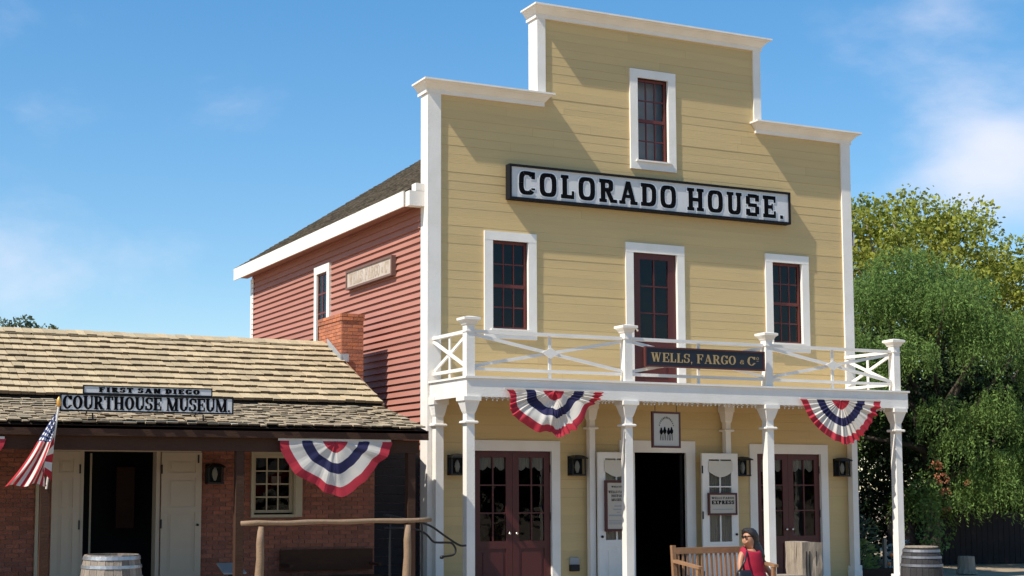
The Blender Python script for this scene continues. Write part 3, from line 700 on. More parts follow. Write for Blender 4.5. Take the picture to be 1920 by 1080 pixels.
lantern(.60, 0, Z0l, Z1l, .27, 'black box lantern on the yellow wall left of the left maroon doors')
lantern(2.97, 0, Z0l, Z1l, .27, 'black box lantern between the left maroon doors and the left white leaf')
lantern(6.56, 0, Z0l, Z1l, .27, 'black box lantern between the right white leaf and the right maroon doors')
lantern(8.93, 0, Z0l, Z1l, .27, 'black box lantern on the yellow wall right of the right maroon doors')
t = thing('outlet_box', 'small grey electric box low on the yellow wall beside the left maroon doors', 'outlet box', (2.93, 0, .08))
box('box', M['plaque'], t, 2.84, 3.02, -.05, -.006, .20, .32); box('cover', M['iron'], t, 2.84, 3.02, -.07, -.0065, .08, .195)

# bunting: pleated fans of cloth in bands
def bunting(cx, y, z, hw, dep, pleats, label, amp=.03, n=1.75, skew=0, mess=0, group='pleated fan buntings hung from the eaves', seed=1):
    t = thing('bunting', label, 'bunting', (cx, y, z), group); rr = random.Random(seed)
    edges = [.02, .22, .41, .60, .83, 1.0]; ms = [M['fred'], M['fwhite'], M['fblue'], M['fwhite'], M['fred']]
    K = pleats*8; vs = []; rs = []
    for i in range(5):
        for j in range(4): rs.append(edges[i]+(edges[i+1]-edges[i])*j/4)
    rs.append(1.0); ph = [rr.uniform(-.3, .3) for _ in range(40)]
    for r_ in rs:
        for k in range(K+1):
            a = math.pi*k/K; c, s_ = math.cos(a), math.sin(a); e = 2/n
            kk = k/8+1.2*mess*math.sin(k*.13+ph[1]*9)+.5*math.sin(k*.09+ph[2]*9); tri = (math.cos(kk*2*math.pi)*.7+.3*math.cos(kk*4*math.pi+ph[5]*6))*(.6+.4*math.sin(k*.21+ph[4]*8))
            rad = r_*(1+.035*tri*r_+(.02+mess*.06)*math.sin(a*5+ph[3]*9)*r_+mess*.03*math.sin(a*11+ph[6]*9))
            x = -hw*rad*math.copysign(abs(c)**e, c); zz = -dep*rad*abs(s_)**e+skew*r_*s_*x/hw*dep
            yy = -amp*(.15+r_)*tri*min(1, s_*4+.12)-.05*s_*r_+mess*.03*math.sin(r_*9+a*4)
            vs.append((cx+x, y+yy, z+zz))
    b = MB(); b.v = [tuple(v) for v in vs]
    for i in range(len(rs)-1):
        for k in range(K): b.f.append([i*(K+1)+k, i*(K+1)+k+1, (i+1)*(K+1)+k+1, (i+1)*(K+1)+k]); b.m.append(min(i//4, 4))
    b.build('cloth', ms, t)
    b = MB(); b.bar((cx-hw, y, z+.012), (cx+hw, y, z+.012), .035, .012); b.build('heading_tape', M['fwhite'], t)
    return t
bunting(1.68, YF-.06, 3.17, .93, .76, 15, 'red, white and blue bunting with crumpled folds under the left end of the balcony', .035, 1.5, skew=.16, mess=.9, seed=4)
bunting(7.69, YF-.06, 3.16, .93, .82, 17, 'neatly pleated red, white and blue bunting under the right end of the balcony', .04, 1.45, skew=-.04, mess=.1, seed=2)
bunting(-2.34, -2.0, 2.27, .91, .83, 7, 'broadly pleated red, white and blue bunting hanging from the brown beam of the brick building', .022, 1.5, mess=.25, seed=6)
bunting(-8.10, -2.0, 2.24, .91, .83, 7, 'bunting at the far left edge of which only a red corner shows', .022, 1.75, mess=.25, seed=7)

# wall sign on the red side wall
s = thing('side_sign', 'faded narrow sign with gold letters on the red clapboard side wall', 'sign', (XL, 2.5, 5.37))
sy0, sy1, sz0, sz1 = 1.36, 3.68, 5.39, 5.76
box('panel', M['fadedboard'], s, XL-.11, XL-.04, sy0+.05, sy1-.05, sz0+.04, sz1-.04)
b = MB(); b.box(XL-.13, XL-.03, sy0, sy1, sz1-.04, sz1); b.box(XL-.13, XL-.03, sy0, sy1, sz0, sz0+.04); b.box(XL-.129, XL-.03, sy0, sy0+.05, sz0+.04, sz1-.04); b.box(XL-.129, XL-.03, sy1-.05, sy1, sz0+.04, sz1-.04)
b.build('frame', M['oldbrown'], s)
for q in text('WELLS, FARGO & Co', M['fadedletter'], s, 0, 2.0, 0, .22, 0, T=.2, t=.1, o=.06, sf=.08):
    q.data.transform(Matrix.Translation(ORG[s.name])); q.data.transform(Matrix.Rotation(R(-90), 4, 'Z')); q.location = (-.113, 1.03, .1)

# ------------------------------------------------------------ the brick courthouse
ch = thing('brick_courthouse', 'low brick building with shingled roof and brown timber porch, left of the yellow house', 'building', (-5, 0, G))
WY = -.10; CXR = -.93; CXL = -12.5; WT = 2.95
# openings: door and window
CO = [(-5.77, -4.59, G, 2.12), (-3.05, -2.33, 1.09, 2.13)]
b = MB()
for x0, x1, z0, z1 in ((CXL, -5.77, G, WT), (-5.77, -4.59, 2.12, WT), (-4.59, -3.05, G, WT), (-3.05, -2.33, G, 1.09), (-3.05, -2.33, 2.13, WT), (-2.33, CXR, G, WT)):
    b.box(x0, x1, WY, WY+.25, z0, z1)
b.box(CXR-.25, CXR-.01, WY+.26, 4.6, G, WT-.05); b.box(CXL, CXR-.27, 4.4, 4.6, G, WT-.05)
b.add([(CXR-.012, WY+.25, WT-.05), (CXR-.012, 4.6, WT-.05), (CXR-.012, 2.3, 4.0)], [(0, 1, 2)])
wallc = b.build('wall', M['mortar'], ch)
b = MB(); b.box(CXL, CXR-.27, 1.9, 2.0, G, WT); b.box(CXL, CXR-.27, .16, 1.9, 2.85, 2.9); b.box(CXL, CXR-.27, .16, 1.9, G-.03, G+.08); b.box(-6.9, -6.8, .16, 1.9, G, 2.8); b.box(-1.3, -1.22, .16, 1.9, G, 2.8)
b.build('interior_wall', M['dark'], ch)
# dim things inside: picture and table
box('interior_board', M['darkwood'], ch, -4.95, -4.65, 1.2, 1.24, .9, 1.9)
# bricks
BL, BH = .205, .068
def brick_mesh(nm, L_, W_, H_, m):
    o = MB(); o.box(0, L_, 0, W_, 0, H_); me = bpy.data.meshes.new(nm); me.from_pydata(o.v, [], o.f); me.materials.append(m); return me
bm_full = brick_mesh('brick', BL-.012, .02, BH-.012, M['brick'])
cand = []; r_ = 0; z = G+.06
while z < 2.75:
    x = CXR-.0 - (BL/2 if r_ % 2 else 0); first = True
    x_end = CXR
    xs = []
    xx = CXR
    if r_ % 2: xs.append((xx-BL/2, xx)); xx -= BL/2
    while xx > -9.5: xs.append((xx-BL, xx)); xx -= BL
    for a, c in xs:
        ok = [(a+.006, c-.006)]
        for o in CO:
            if z+BH > o[2] and z < o[3]:
                nk = []
                for p, q in ok:
                    if q <= o[0] or p >= o[1]: nk.append((p, q))
                    else:
                        if p < o[0]-.02: nk.append((p, o[0]))
                        if q > o[1]+.02: nk.append((o[1], q))
                ok = nk
        for p, q in ok: cand.append((p, q, z))
    z += BH; r_ += 1
# the 300 that show largest: clear of posts and doors, near the beholder
def key(c):
    p, q, zz = c; vis = -7.25 < p < CXR and .0 < zz < 2.2
    hid = (-6.3 < p < -5.7) or (-4.6 < p < -3.9)
    return (0 if (vis and not hid and q-p > .15) else 1, -zz if p > -4 else -zz+.8)
cand.sort(key=key)
far = MB()
for i, (p, q, zz) in enumerate(cand):
    yo = random.uniform(-.004, .002)
    if i < 300 and q-p > .18: o = link('brick', bm_full, wallc, (p, WY-.012+yo, zz))
    else: far.box(p, q, WY-.012+yo, WY+.004, zz, zz+BH-.012)
far.build('brick', M['brick'], wallc, kind='stuff')

# roofs
pit = .466; uE = (-.165, 2.963)                # upper eave Y,Z
ridge = (2.33, 2.963+pit*2.495)
def roofslab(y0, z0, y1, z1, x0, x1, th, name, m, par):
    b = MB(); b.add([(x0, y0, z0), (x1, y0, z0), (x1, y1, z1), (x0, y1, z1), (x0, y0, z0-th), (x1, y0, z0-th), (x1, y1, z1-th), (x0, y1, z1-th)],
                    [(0, 1, 2, 3), (7, 6, 5, 4), (0, 4, 5, 1), (1, 5, 6, 2), (2, 6, 7, 3), (3, 7, 4, 0)])
    return b.build(name, m, par)
XRR = -.80
r1 = roofslab(uE[0]+.03, uE[1]-.03, ridge[0], ridge[1]-.025, CXL-.2, XRR-.02, .05, 'roof', M['under'], ch)
r1['label'] = 'sunlit tan shingle roof above the porch roof'
rb = roofslab(ridge[0]+.002, ridge[1]-.026, 4.9, uE[1]-.03, CXL-.2, XRR-.02, .05, 'roof', M['shing'], ch)
def bent(x): return -.045*math.sin((x+7.3)/6.5*math.pi)**2*0
Lr = math.hypot(ridge[0]-uE[0], ridge[1]-uE[1]); uy = (ridge[0]-uE[0])/Lr; uz = (ridge[1]-uE[1])/Lr
def shingle_rows(par, y0, z0, uy, uz, L_, expo, xr, xl, m, parts_n, wmin, wmax, rag, lift, thk, skip=0):
    variants = []
    for k in range(6):
        wv = wmin+(wmax-wmin)*(k+.5)/6; o = MB(); th = thk*random.uniform(.85, 1.3)
        ln = expo*1.28
        o.add([(0, 0, .002), (wv-.010, 0, .002), (wv-.010, ln*uy, ln*uz), (0, ln*uy, ln*uz), (0, -th*uz, .002+th*uy), (wv-.010, -th*uz, .002+th*uy), (wv-.010, ln*uy-.004*uz, ln*uz+.004*uy), (0, ln*uy-.004*uz, ln*uz+.004*uy)],
              [(4, 5, 6, 7), (0, 1, 5, 4), (1, 2, 6, 5), (3, 0, 4, 7)])
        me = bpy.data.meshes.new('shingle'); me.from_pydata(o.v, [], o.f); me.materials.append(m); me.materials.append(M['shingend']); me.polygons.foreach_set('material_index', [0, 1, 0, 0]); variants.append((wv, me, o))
    stuff = MB(); n = 0; i = 0
    while i*expo < L_-.03:
        x = xr-random.uniform(0, .06)
        while x > xl:
            k = random.randrange(6); wv, me, o = variants[k]
            t = i*expo+random.uniform(-rag, rag); x -= wv
            h = random.uniform(0, lift); px, py, pz = x, y0+uy*t-uz*h, z0+uz*t+uy*h
            if n < parts_n and x > -7.5:
                ob = link('shingle', me, par, (px, py, pz)); n += 1
                if lift > .01: ob.rotation_euler = (random.uniform(-.02, .05), random.uniform(-.02, .02), random.uniform(-.015, .015))
            else: stuff.add([(a+px, b_+py, c+pz) for a, b_, c in o.v], o.f)
        i += 1
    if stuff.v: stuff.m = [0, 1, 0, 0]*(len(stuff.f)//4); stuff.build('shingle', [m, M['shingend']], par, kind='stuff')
shingle_rows(r1, uE[0], uE[1], uy, uz, Lr, .272, XRR, -9.5, M['shing'], 300, .10, .20, .012, .008, .042)
# verge board at the right end, ridge boards
b = MB(); b.bar((XRR-.0, uE[0], uE[1]-.05), (XRR, ridge[0], ridge[1]-.05), .03, .10, (0, 0, 1)); b.build('verge_board', M['pole'], r1)
b = MB()
x = XRR
while x > -9.5: b.box(x-.58, x-.01, ridge[0]-.07, ridge[0]+.07, ridge[1]+.0+random.uniform(0, .012), ridge[1]+.03); x -= .6
b.build('ridge_board', M['shing2'], r1)
# lower porch roof
lE = (-2.05, 2.470); lT = (-.20, 2.470+.228*1.85)
r2 = roofslab(lE[0]+.03, lE[1]-.03, lT[0], lT[1]-.03, CXL-.2, XRR-.02, .04, 'porch_roof', M['under'], ch)
Ll = math.hypot(lT[0]-lE[0], lT[1]-lE[1]); vy = (lT[0]-lE[0])/Ll; vz = (lT[1]-lE[1])/Ll
shingle_rows(r2, lE[0], lE[1], vy, vz, Ll, .17, XRR, -9.5, M['shing2'], 300, .09, .2, .03, .022, .022)
# boarding under the upper eave (dark gap) and beam, fascia, posts
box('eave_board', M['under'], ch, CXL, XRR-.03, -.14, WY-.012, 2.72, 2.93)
box('fascia', M['darkwood'], ch, CXL-.1, XRR-.0, -2.02, -1.98, 2.30, 2.445)
box('beam', M['darkwood'], ch, CXL, XRR-.12, -1.93, -1.78, 2.10, 2.30)
b = MB()
x = -1.0
while x > -9: b.add([(x-.04, -1.97, 2.31), (x+.04, -1.97, 2.31), (x+.04, WY-.02, 2.72), (x-.04, WY-.02, 2.72), (x-.04, -1.97, 2.40), (x+.04, -1.97, 2.40), (x+.04, WY-.02, 2.82), (x-.04, WY-.02, 2.82)], [(3, 2, 1, 0), (4, 5, 6, 7), (0, 1, 5, 4), (1, 2, 6, 5), (2, 3, 7, 6), (3, 0, 4, 7)]); x -= .6
b.build('rafter', M['darkwood'], ch)
for x in (-1.04, -3.80, -6.61, -9.4): box('post', M['darkwood'], ch, x-.062, x+.062, -1.915, -1.795, G+.06, 2.10)
# door: frame, two leaves folded back
b = MB(); b.box(-5.80, -5.74, WY-.05, WY+.2, G+.06, 2.12); b.box(-4.62, -4.56, WY-.05, WY+.2, G+.06, 2.12); b.box(-6.24, -3.92, WY-.10, WY+.1, 2.121, 2.165)
b.build('door_frame', M['tan'], ch)
def pan_leaf(x0, x1, knobx=None):
    d = MB(); ys, ye = WY-.085, WY-.045; st = .10; z0, z1 = G+.07, 2.115
    rails = [(z0, z0+.18), (.16, .26), (1.18, 1.26), (1.72, 1.80), (z1-.10, z1)]
    d.box(x0, x0+st, ys, ye, z0, z1); d.box(x1-st, x1, ys, ye, z0, z1)
    for a, c in rails: d.box(x0+st, x1-st, ys, ye, a, c)
    for (a, c), (e, f) in zip(rails, rails[1:]): d.box(x0+st, x1-st, ys+.014, ye-.004, c, e); d.box(x0+st+.05, x1-st-.05, ys+.005, ys+.013, c+.05, e-.05) if e-c > .2 else None
    o = d.build('door', M['tan'], ch)
    for hz in (.0, 1.0, 1.85): box('hinge', M['iron'], o, *((x0-.012, x0+.012) if knobx else (x1-.012, x1+.012)), ys-.01, ys-.001, hz-.07, hz+.07)
    if knobx: MB().lathe((knobx, ys-.03, .98), [(.001, -.02), (.02, -.012), (.024, 0), (.02, .012), (.001, .02)], 10).build('knob', M['iron'], o, smooth=True); box('latch', M['iron'], o, x1-.07, x1-.045, ys-.01, ys-.001, 1.95, 2.08)
    return o
pan_leaf(-6.22, -5.805); pan_leaf(-4.545, -3.905, -3.97)
b = MB(); b.box(-5.56, -5.53, .3, .33, G+.06, 2.1); b.build('inner_jamb', M['tanwood'], ch)
box('downpipe', M['tanwood'], ch, -6.45, -6.37, WY-.06, WY-.015, G+.06, 1.62)
# window
wn_ = hwindow(ch, -3.03, -2.36, 1.13, 2.09, 3, 4, trim=.05, split=False, sill=False, fm='tanwood', sm='tanwood', yb=WY-.02)
box('shutter', M['tanwood'], wn_, -2.34, -2.22, WY-.07, WY-.055, 1.09, 2.13)
t_ = MB().box(-2.66, -2.5, WY+.2, WY+.24, 1.6, 1.75).build('vase', M['curtain'], wn_)
lantern(-3.70, WY-.012, 1.62, 1.93, .25, 'dim box lantern on the brick wall between the tan door leaf and the window')
# chimney: mortar core and bricks
cx0, cx1, cy0, cy1, cz0, cz1 = -.868, -.445, 1.652, 2.861, 2.2, 4.70
chim = MB().box(cx0+.008, cx1-.008, cy0+.008, cy1-.008, cz0, cz1-.012).build('chimney', M['cmortar'], ch)
hb = .0655; z = cz0; r_ = 0
stf = MB()
cb = {}
def cbrick(x0, x1, y0, y1, z0, z1, vis):
    if vis:
        k = (round(x1-x0, 3), round(y1-y0, 3))
        if k not in cb:
            o = MB().box(0, x1-x0, 0, y1-y0, 0, z1-z0); me = bpy.data.meshes.new('brick'); me.from_pydata(o.v, [], o.f); me.materials.append(M['cbrick']); cb[k] = me
        link('brick', cb[k], chim, (x0, y0, z0))
    else: stf.box(x0, x1, y0, y1, z0, z1)
while z+hb <= cz1+.002:
    cap = .018 if z > cz1-.15 else 0; e0 = random.uniform(0, .003)
    vis = z > 3.5
    # front face
    nb = 2; off = (r_ % 2)*.105
    xs = [cx0-cap]+([cx0+.105, cx0+.315] if r_ % 2 else [cx0+.21])+[cx1+cap]
    for a, c in zip(xs, xs[1:]): cbrick(a+.004, c-.004, cy0-cap-e0, cy0+.02, z+.005, z+hb-.005, vis)
    y = cy0+.022; st = .10 if r_ % 2 else .205; ys = [y]
    while y+st < cy1-.05: y += st; ys.append(y); st = .205
    ys.append(cy1+cap)
    for a, c in zip(ys, ys[1:]): cbrick(cx0-cap-e0, cx0+.02, a+.004, c-.004, z+.005, z+hb-.005, vis)
    for a, c in ((cy0+.022, (cy0+cy1)/2), ((cy0+cy1)/2, cy1)): stf.box(cx1-.02, cx1+cap, a+.004, c-.004, z+.005, z+hb-.005)
    stf.box(cx0+.03, cx1-.03, cy1-.02, cy1+cap, z+.005, z+hb-.005)
    z += hb; r_ += 1
stf.build('brick', M['cbrick'], chim, kind='stuff')
# stepped flashing up the left cheek of the chimney, on the roof
def rz(y): return uE[1]+pit*(y-uE[0])
b = MB(); x = cx0-.03
b.add([(x, cy0-.05, rz(cy0-.05)+.03), (x, 2.33, rz(2.33)+.03), (x, 2.33, rz(2.33)+.16), (x, cy0-.05, rz(cy0-.05)+.13), (x+.01, cy0-.05, rz(cy0-.05)+.03), (x+.01, 2.33, rz(2.33)+.03), (x+.01, 2.33, rz(2.33)+.16), (x+.01, cy0-.05, rz(cy0-.05)+.13)],
      [(3, 2, 1, 0), (4, 5, 6, 7), (0, 1, 5, 4), (1, 2, 6, 5), (2, 3, 7, 6), (3, 0, 4, 7)])
b.box(cx0-.03, XRR+.06, cy0-.035, cy0-.025, rz(cy0)+.0, rz(cy0)+.14)
b.build('flashing', M['tin'], chim)

# courthouse signs standing on the porch roof
s = framed_sign('museum_sign', 'wide grey sign with black roman letters standing on the porch roof of the brick building', -6.46, -3.95, 2.635, 2.885, -2.02, 'signgrey', 'black', fw=.022, th=.03, lip=.008)
text('COURTHOUSE MUSEUM.', M['letter'], s, -6.42, -4.0, 2.668, 2.858, -2.024, T=.25, t=.11, o=.06, n=2, sf=.08, gap=.045)
b = MB()
for x in (-6.0, -4.4): b.tube([(x, -2.0, 2.62), (x+.02, -1.95, 2.51)], .012, 5); b.box(x-.05, x+.06, -2.0, -1.93, 2.50, 2.54); b.tube([(x, -1.99, 2.8), (x, -1.5, 2.62)], .012, 5)
b.build('bracket', M['iron'], s)
s = framed_sign('town_sign', 'short grey sign with bold black letters fixed above the wide sign on the brick building', -6.14, -4.27, 2.888, 3.012, -2.015, 'signgrey', 'black', fw=.016, th=.03, lip=.008)
text('FIRST SAN DIEGO', M['letter'], s, -5.92, -4.46, 2.914, 2.986, -2.019, T=.32, t=.22, o=.05, n=2.5, sf=.16, gap=.16)

# flag on a pole fixed to the porch post
fl = thing('flag', 'stars and stripes flag drooping from a slanting pole at the left porch post', 'flag', (-6.6, -1.95, 1.6))
tip = Vector((-6.50, -2.18, 2.70)); base = Vector((-6.60, -1.93, 1.55))
MB().tube([base, tip], .014, 8).build('pole', M['white'], fl)
MB().lathe(tip, [(.01, -.02), (.026, .0), (.034, .04), (.03, .08), (.012, .12), (.002, .13)], 12).build('finial', mat('gilded_finial', (.75, .38, .08), .35, metal=.4), fl, smooth=True)
nu, nv = 60, 40; vs = []; uvs = []
def bez(a, b_, c, t): return a*(1-t)**2+b_*2*t*(1-t)+c*t*t
def fp(a, h, d=0): return Vector((-6.5-a, -2.12-d, 2.70-h))           # across, down, out from the tip of the pole
S0, S1, S2 = fp(0, .04), fp(.03, .28), fp(.07, 1.04)
F0, F1, F2 = fp(.27, .50, .03), fp(.11, .50, .14), fp(.21, .90, .10)
E0, E1, E2 = fp(.69, 1.12), fp(.34, 1.09, .06), fp(.12, 1.10, .0)
for j in range(nv+1):
    for i in range(nu+1):
        u, v = i/nu, j/nv; q = 7/13
        if v < q: w_ = v/q; a, c, e = S0.lerp(S1, w_), F0.lerp(F1, w_), E0.lerp(E1, w_)
        else: w_ = (v-q)/(1-q); a, c, e = S1.lerp(S2, w_), F1.lerp(F2, w_), E1.lerp(E2, w_)
        p = a.lerp(c, u/.4) if u < .4 else bez(c, c.lerp(e, .5)+Vector((.04*(1-v), 0, -.03)), e, (u-.4)/.6)
        p.y += .035*math.sin(v*16+u*4)*(.2+u)+.012*math.sin(v*31+u*9); p.z += .02*math.sin(v*12)*u
        vs.append(p); uvs.append((u, v))
b = MB(); b.add(vs, [(j*(nu+1)+i, j*(nu+1)+i+1, (j+1)*(nu+1)+i+1, (j+1)*(nu+1)+i) for j in range(nv) for i in range(nu)])
o = b.build('cloth', M['flag'], fl, smooth=True)
uvl = o.data.uv_layers.new(name='UVMap')
for lp in o.data.loops: uvl.data[lp.index].uv = uvs[lp.vertex_index]

# ------------------------------------------------------------ things in front
# dark boards added to give the shade of the passage between the buildings
h = thing('passage_shade_boards', 'dark horizontal boards added for the shade in the passage between brick building and yellow house', 'dark_boards', (-.4, .3, G))
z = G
while z < 2.1: box('board', M['dark_boards'], h, -.915, .06, .28+random.uniform(0, .006), .31, z+.003, z+.147); z += .15
for x in (-.9, -.02): box('post', M['dark_boards'], h, x, x+.07, .312, .38, G, 2.14)
# hitching rail
h = thing('hitching_rail', 'long peeled pole hitching rail on two round posts before the brick building', 'hitching rail', (-2.6, -2.9, G))
pts = [(-4.08+2.92*i/12, -2.9, 1.065+.022*i/12+.006*math.sin(i*1.7)) for i in range(13)]
MB().tube(pts, [.036+.003*math.sin(i*2.1) for i in range(13)], 10).build('rail', M['pole'], h, smooth=True)
for x in (-3.79, -1.53): MB().tube([(x-.03+.03*k/6+.006*math.sin(k*2), -2.9, G+(1.02-G)*k/6) for k in range(7)], [.074-.004*k+.003*math.sin(k*3) for k in range(7)], 10).build('post', M['pole'], h, smooth=True)
# iron handrail
h = thing('iron_handrail', 'black wrought iron handrail with a scrolled end between the two buildings', 'handrail', (-.6, -1.9, G))
yh = -1.9
def crv(P, n=10):
    out = []
    for i in range(len(P)-1):
        p0, p1, p2, p3 = [Vector(P[max(0, min(len(P)-1, k))]) for k in (i-1, i, i+1, i+2)]
        for k in range(n): t = k/n; out.append(.5*((2*p1)+(p2-p0)*t+(2*p0-5*p1+4*p2-p3)*t*t+(3*p1-p0-3*p2+p3)*t**3))
    return out+[Vector(P[-1])]
MB().tube(crv([(-1.5, yh, 1.15), (-1.0, yh, 1.05), (-.72, yh, .97), (-.45, yh, .80), (-.22, yh, .665), (-.10, yh, .655)]), .017, 8).build('rail', M['iron'], h, smooth=True)
MB().tube(crv([(-1.5, yh, .95), (-1.0, yh, .92), (-.80, yh, .85), (-.68, yh, .735), (-.60, yh, .71), (-.42, yh, .705), (-.34, yh, .69), (-.28, yh, .60), (-.31, yh, .52), (-.42, yh, .495), (-.52, yh, .49)]), .017, 8).build('scroll', M['iron'], h, smooth=True)
MB().lathe((-.52, yh, .48), [(.001, -.03), (.03, -.022), (.034, 0), (.03, .022), (.001, .03)], 10).build('scroll_end', M['iron'], h, smooth=True)
MB().tube([(-1.4, yh, G), (-1.4, yh, 1.14)], .02, 8).build('post', M['iron'], h)
MB().tube([(-.86, yh, G), (-.86, yh, 1.03)], .018, 8).build('post', M['iron'], h)
# dark bench in the porch
h = thing('porch_bench', 'dark wooden bench in the shade under the brick building window', 'bench', (-1.8, -.45, G))
box('seat', M['darkwood'], h, -2.6, -1.0, -.62, -.2, .10, .14); box('backrest', M['darkwood'], h, -2.6, -1.0, -.21, -.17, .22, .56)
for x in (-2.58, -1.06): box('leg', M['darkwood'], h, x, x+.06, -.6, -.22, G+.06, .10); box('arm_rest', M['darkwood'], h, x, x+.06, -.62, -.17, .30, .34)
# tilted information plaque
h = thing('information_plaque', 'low grey information plaque on a stand beside the tan door leaf', 'plaque', (-3.6, -.5, G))
b = MB(); b.add([(-3.72, -.85, .26), (-3.36, -.85, .26), (-3.40, -.6, .40), (-3.76, -.6, .40), (-3.72, -.845, .235), (-3.36, -.845, .235), (-3.40, -.595, .375), (-3.76, -.595, .375)], [(0, 1, 2, 3), (7, 6, 5, 4), (0, 4, 5, 1), (1, 5, 6, 2), (2, 6, 7, 3), (3, 7, 4, 0)])
b.build('panel', M['plaque'], h); box('post', M['iron'], h, -3.6, -3.54, -.74, -.68, G+.06, .29)
# barrels
def barrel(name, label, c, hgt, rb, rt, wm, hm):
    t = thing(name, label, 'barrel', c); ns = 22
    prof = [(rt+(rb-rt)*math.sin(math.pi*k/8)**.85, hgt*k/8) for k in range(9)]
    for i in range(ns):
        a0 = 2*math.pi*i/ns+.006; a1 = 2*math.pi*(i+1)/ns-.006; vs = []; e = random.uniform(-.003, .003)
        for r_, z_ in prof:
            for a in (a0, a1): vs.append((c[0]+(r_+e)*math.cos(a), c[1]+(r_+e)*math.sin(a), c[2]+z_))
            for a in (a1, a0): vs.append((c[0]+(r_-.03)*math.cos(a), c[1]+(r_-.03)*math.sin(a), c[2]+z_))
        fs = []
        for k in range(8):
            for q in range(4): fs.append((k*4+q, k*4+(q+1) % 4, k*4+4+(q+1) % 4, k*4+4+q))
        fs += [(3, 2, 1, 0), (32, 33, 34, 35)]
        MB().add(vs, fs).build('stave', wm, t)
    MB().lathe(c, [(rt-.028, hgt-.035), (rt-.028, hgt-.03), (.001, hgt-.03)], 24, cap=False).build('head', wm, t)
    def rad(z_): return rt+(rb-rt)*math.sin(math.pi*z_/hgt)**.85
    for f0, f1 in ((.015, .06), (.13, .17), (.27, .315), (.685, .73), (.83, .87), (.94, .985)):
        z0, z1 = f0*hgt, f1*hgt; MB().lathe(c, [(rad(z0)+.001, z0), (rad(z0)+.009, z0), (rad(z1)+.009, z1), (rad(z1)+.001, z1)], 32, cap=False).build('hoop', hm, t, smooth=False)
    return t
barrel('wooden_barrel', 'sun-bleached grey oak barrel with steel hoops before the open brick building door', (-5.92, -3.1, G), 1.03, .415, .36, M['barrel'], M['hoop'])
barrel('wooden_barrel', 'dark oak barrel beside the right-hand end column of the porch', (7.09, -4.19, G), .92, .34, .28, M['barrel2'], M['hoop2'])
h = thing('barrel_lid', 'loose warped wooden lid lying on top of the dark barrel', 'lid', (7.09, -4.19, .57))
MB().lathe((7.09, -4.19, .575), [(.25, 0), (.27, .01), (.27, .03), (.001, .035)], 20).build('lid', M['oldwood'], h)

# bench with slatted back, front towards the street
bx0, bx1, by, bf = 1.03, 2.25, -6.08, -6.62
h = thing('slatted_bench', 'orange-brown slatted wooden garden bench where the woman sits', 'bench', ((bx0+bx1)/2, -6.3, G))
for x in (bx0, bx1): MB().bar((x, by+.05, .79), (x, by-.04, G), .06, .05).build('post', M['teak'], h); MB().bar((x, bf, .25), (x, bf, G), .06, .06).build('leg', M['teak'], h)
MB().bar((bx0-.0, by+.035, .715), (bx1, by+.035, .715), .085, .035).build('top_rail', M['teak'], h)
MB().bar((bx0, by, .20), (bx1, by, .20), .06, .035).build('lower_rail', M['teak'], h)
ns = 15
for i in range(ns): x = bx0+.03+(bx1-bx0-.06)*(i+.5)/ns; MB().bar((x, by+.005, .22), (x, by+.033, .69), .032, .016).build('slat', M['teak'], h)
for i in range(6): y = bf+.0+.085*i; MB().box(bx0+.03, bx1-.03, y, y+.07, .09, .115).build('seat_slat', M['teak'], h)
for x in (bx0, bx1):
    MB().add([(x-.035, bf-.06, .30), (x+.035, bf-.06, .30), (x+.035, by, .36), (x-.035, by, .36), (x-.035, bf-.06, .335), (x+.035, bf-.06, .335), (x+.035, by, .40), (x-.035, by, .40)], [(3, 2, 1, 0), (4, 5, 6, 7), (0, 1, 5, 4), (1, 2, 6, 5), (2, 3, 7, 6), (3, 0, 4, 7)]).build('arm_rest', M['teak'], h)
# lift the arms to where the photograph has them
for o in h.children:
    if o.name.startswith('arm_rest'): o.location.z += .20
for o in h.children:
    if o.name.startswith('leg'): o.scale.z = 1.0
for x in (bx0, bx1): MB().bar((x, bf, .50), (x, bf, .25), .05, .05).build('arm_support', M['teak'], h)
# low plank tables at both sides of the bench
def plank_table(label, x0, x1, y0, y1, zt):
    t = thing('plank_table', label, 'table', ((x0+x1)/2, (y0+y1)/2, G), 'low plank tables beside the bench')
    n_ = 3; wd = (y1-y0)/n_
    for i in range(n_): box('plank', M['oldwood'], t, x0, x1, y0+i*wd+.004, y0+(i+1)*wd-.004, zt-.04, zt+random.uniform(-.003, .003))
    for x in (x0+.06, x1-.12):
        for y in (y0+.04, y1-.10): box('leg', M['oldwood'], t, x, x+.06, y, y+.06, G, zt-.041)
plank_table('low plank table at the left end of the bench', .46, 1.0, -6.75, -6.30, .385)
plank_table('low plank table between the bench and the timber block', 2.52, 3.25, -6.05, -5.6, .33)
# upright hewn timber block
t = thing('timber_block', 'weathered square-hewn timber block standing right of the bench', 'timber block', (3.95, -5.0, G))
b = MB(); x0, x1, y0, y1 = 3.765, 4.13, -5.32, -4.94; rr = random.Random(3)
rings = []
for k in range(7):
    z_ = G+(.745-G)*k/6; rg = []
    for (cx, cy) in ((x0, y0), (x1, y0), (x1, y1), (x0, y1)):
        for q in ((0, 1) if True else ()):
            pass
    per = [(x0, y0), ((x0*2+x1)/3, y0), ((x0+x1*2)/3, y0), (x1, y0), (x1, (y0+y1)/2), (x1, y1), ((x0+x1)/2, y1), (x0, y1), (x0, (y0*2+y1)/3), (x0, (y0+y1*2)/3)]
    rings.append([(px+rr.uniform(-.012, .012), py+rr.uniform(-.012, .012), z_+(rr.uniform(-.012, .03) if k == 6 else 0)) for px, py in per])
vs = [p for r_ in rings for p in r_]; n_ = 10
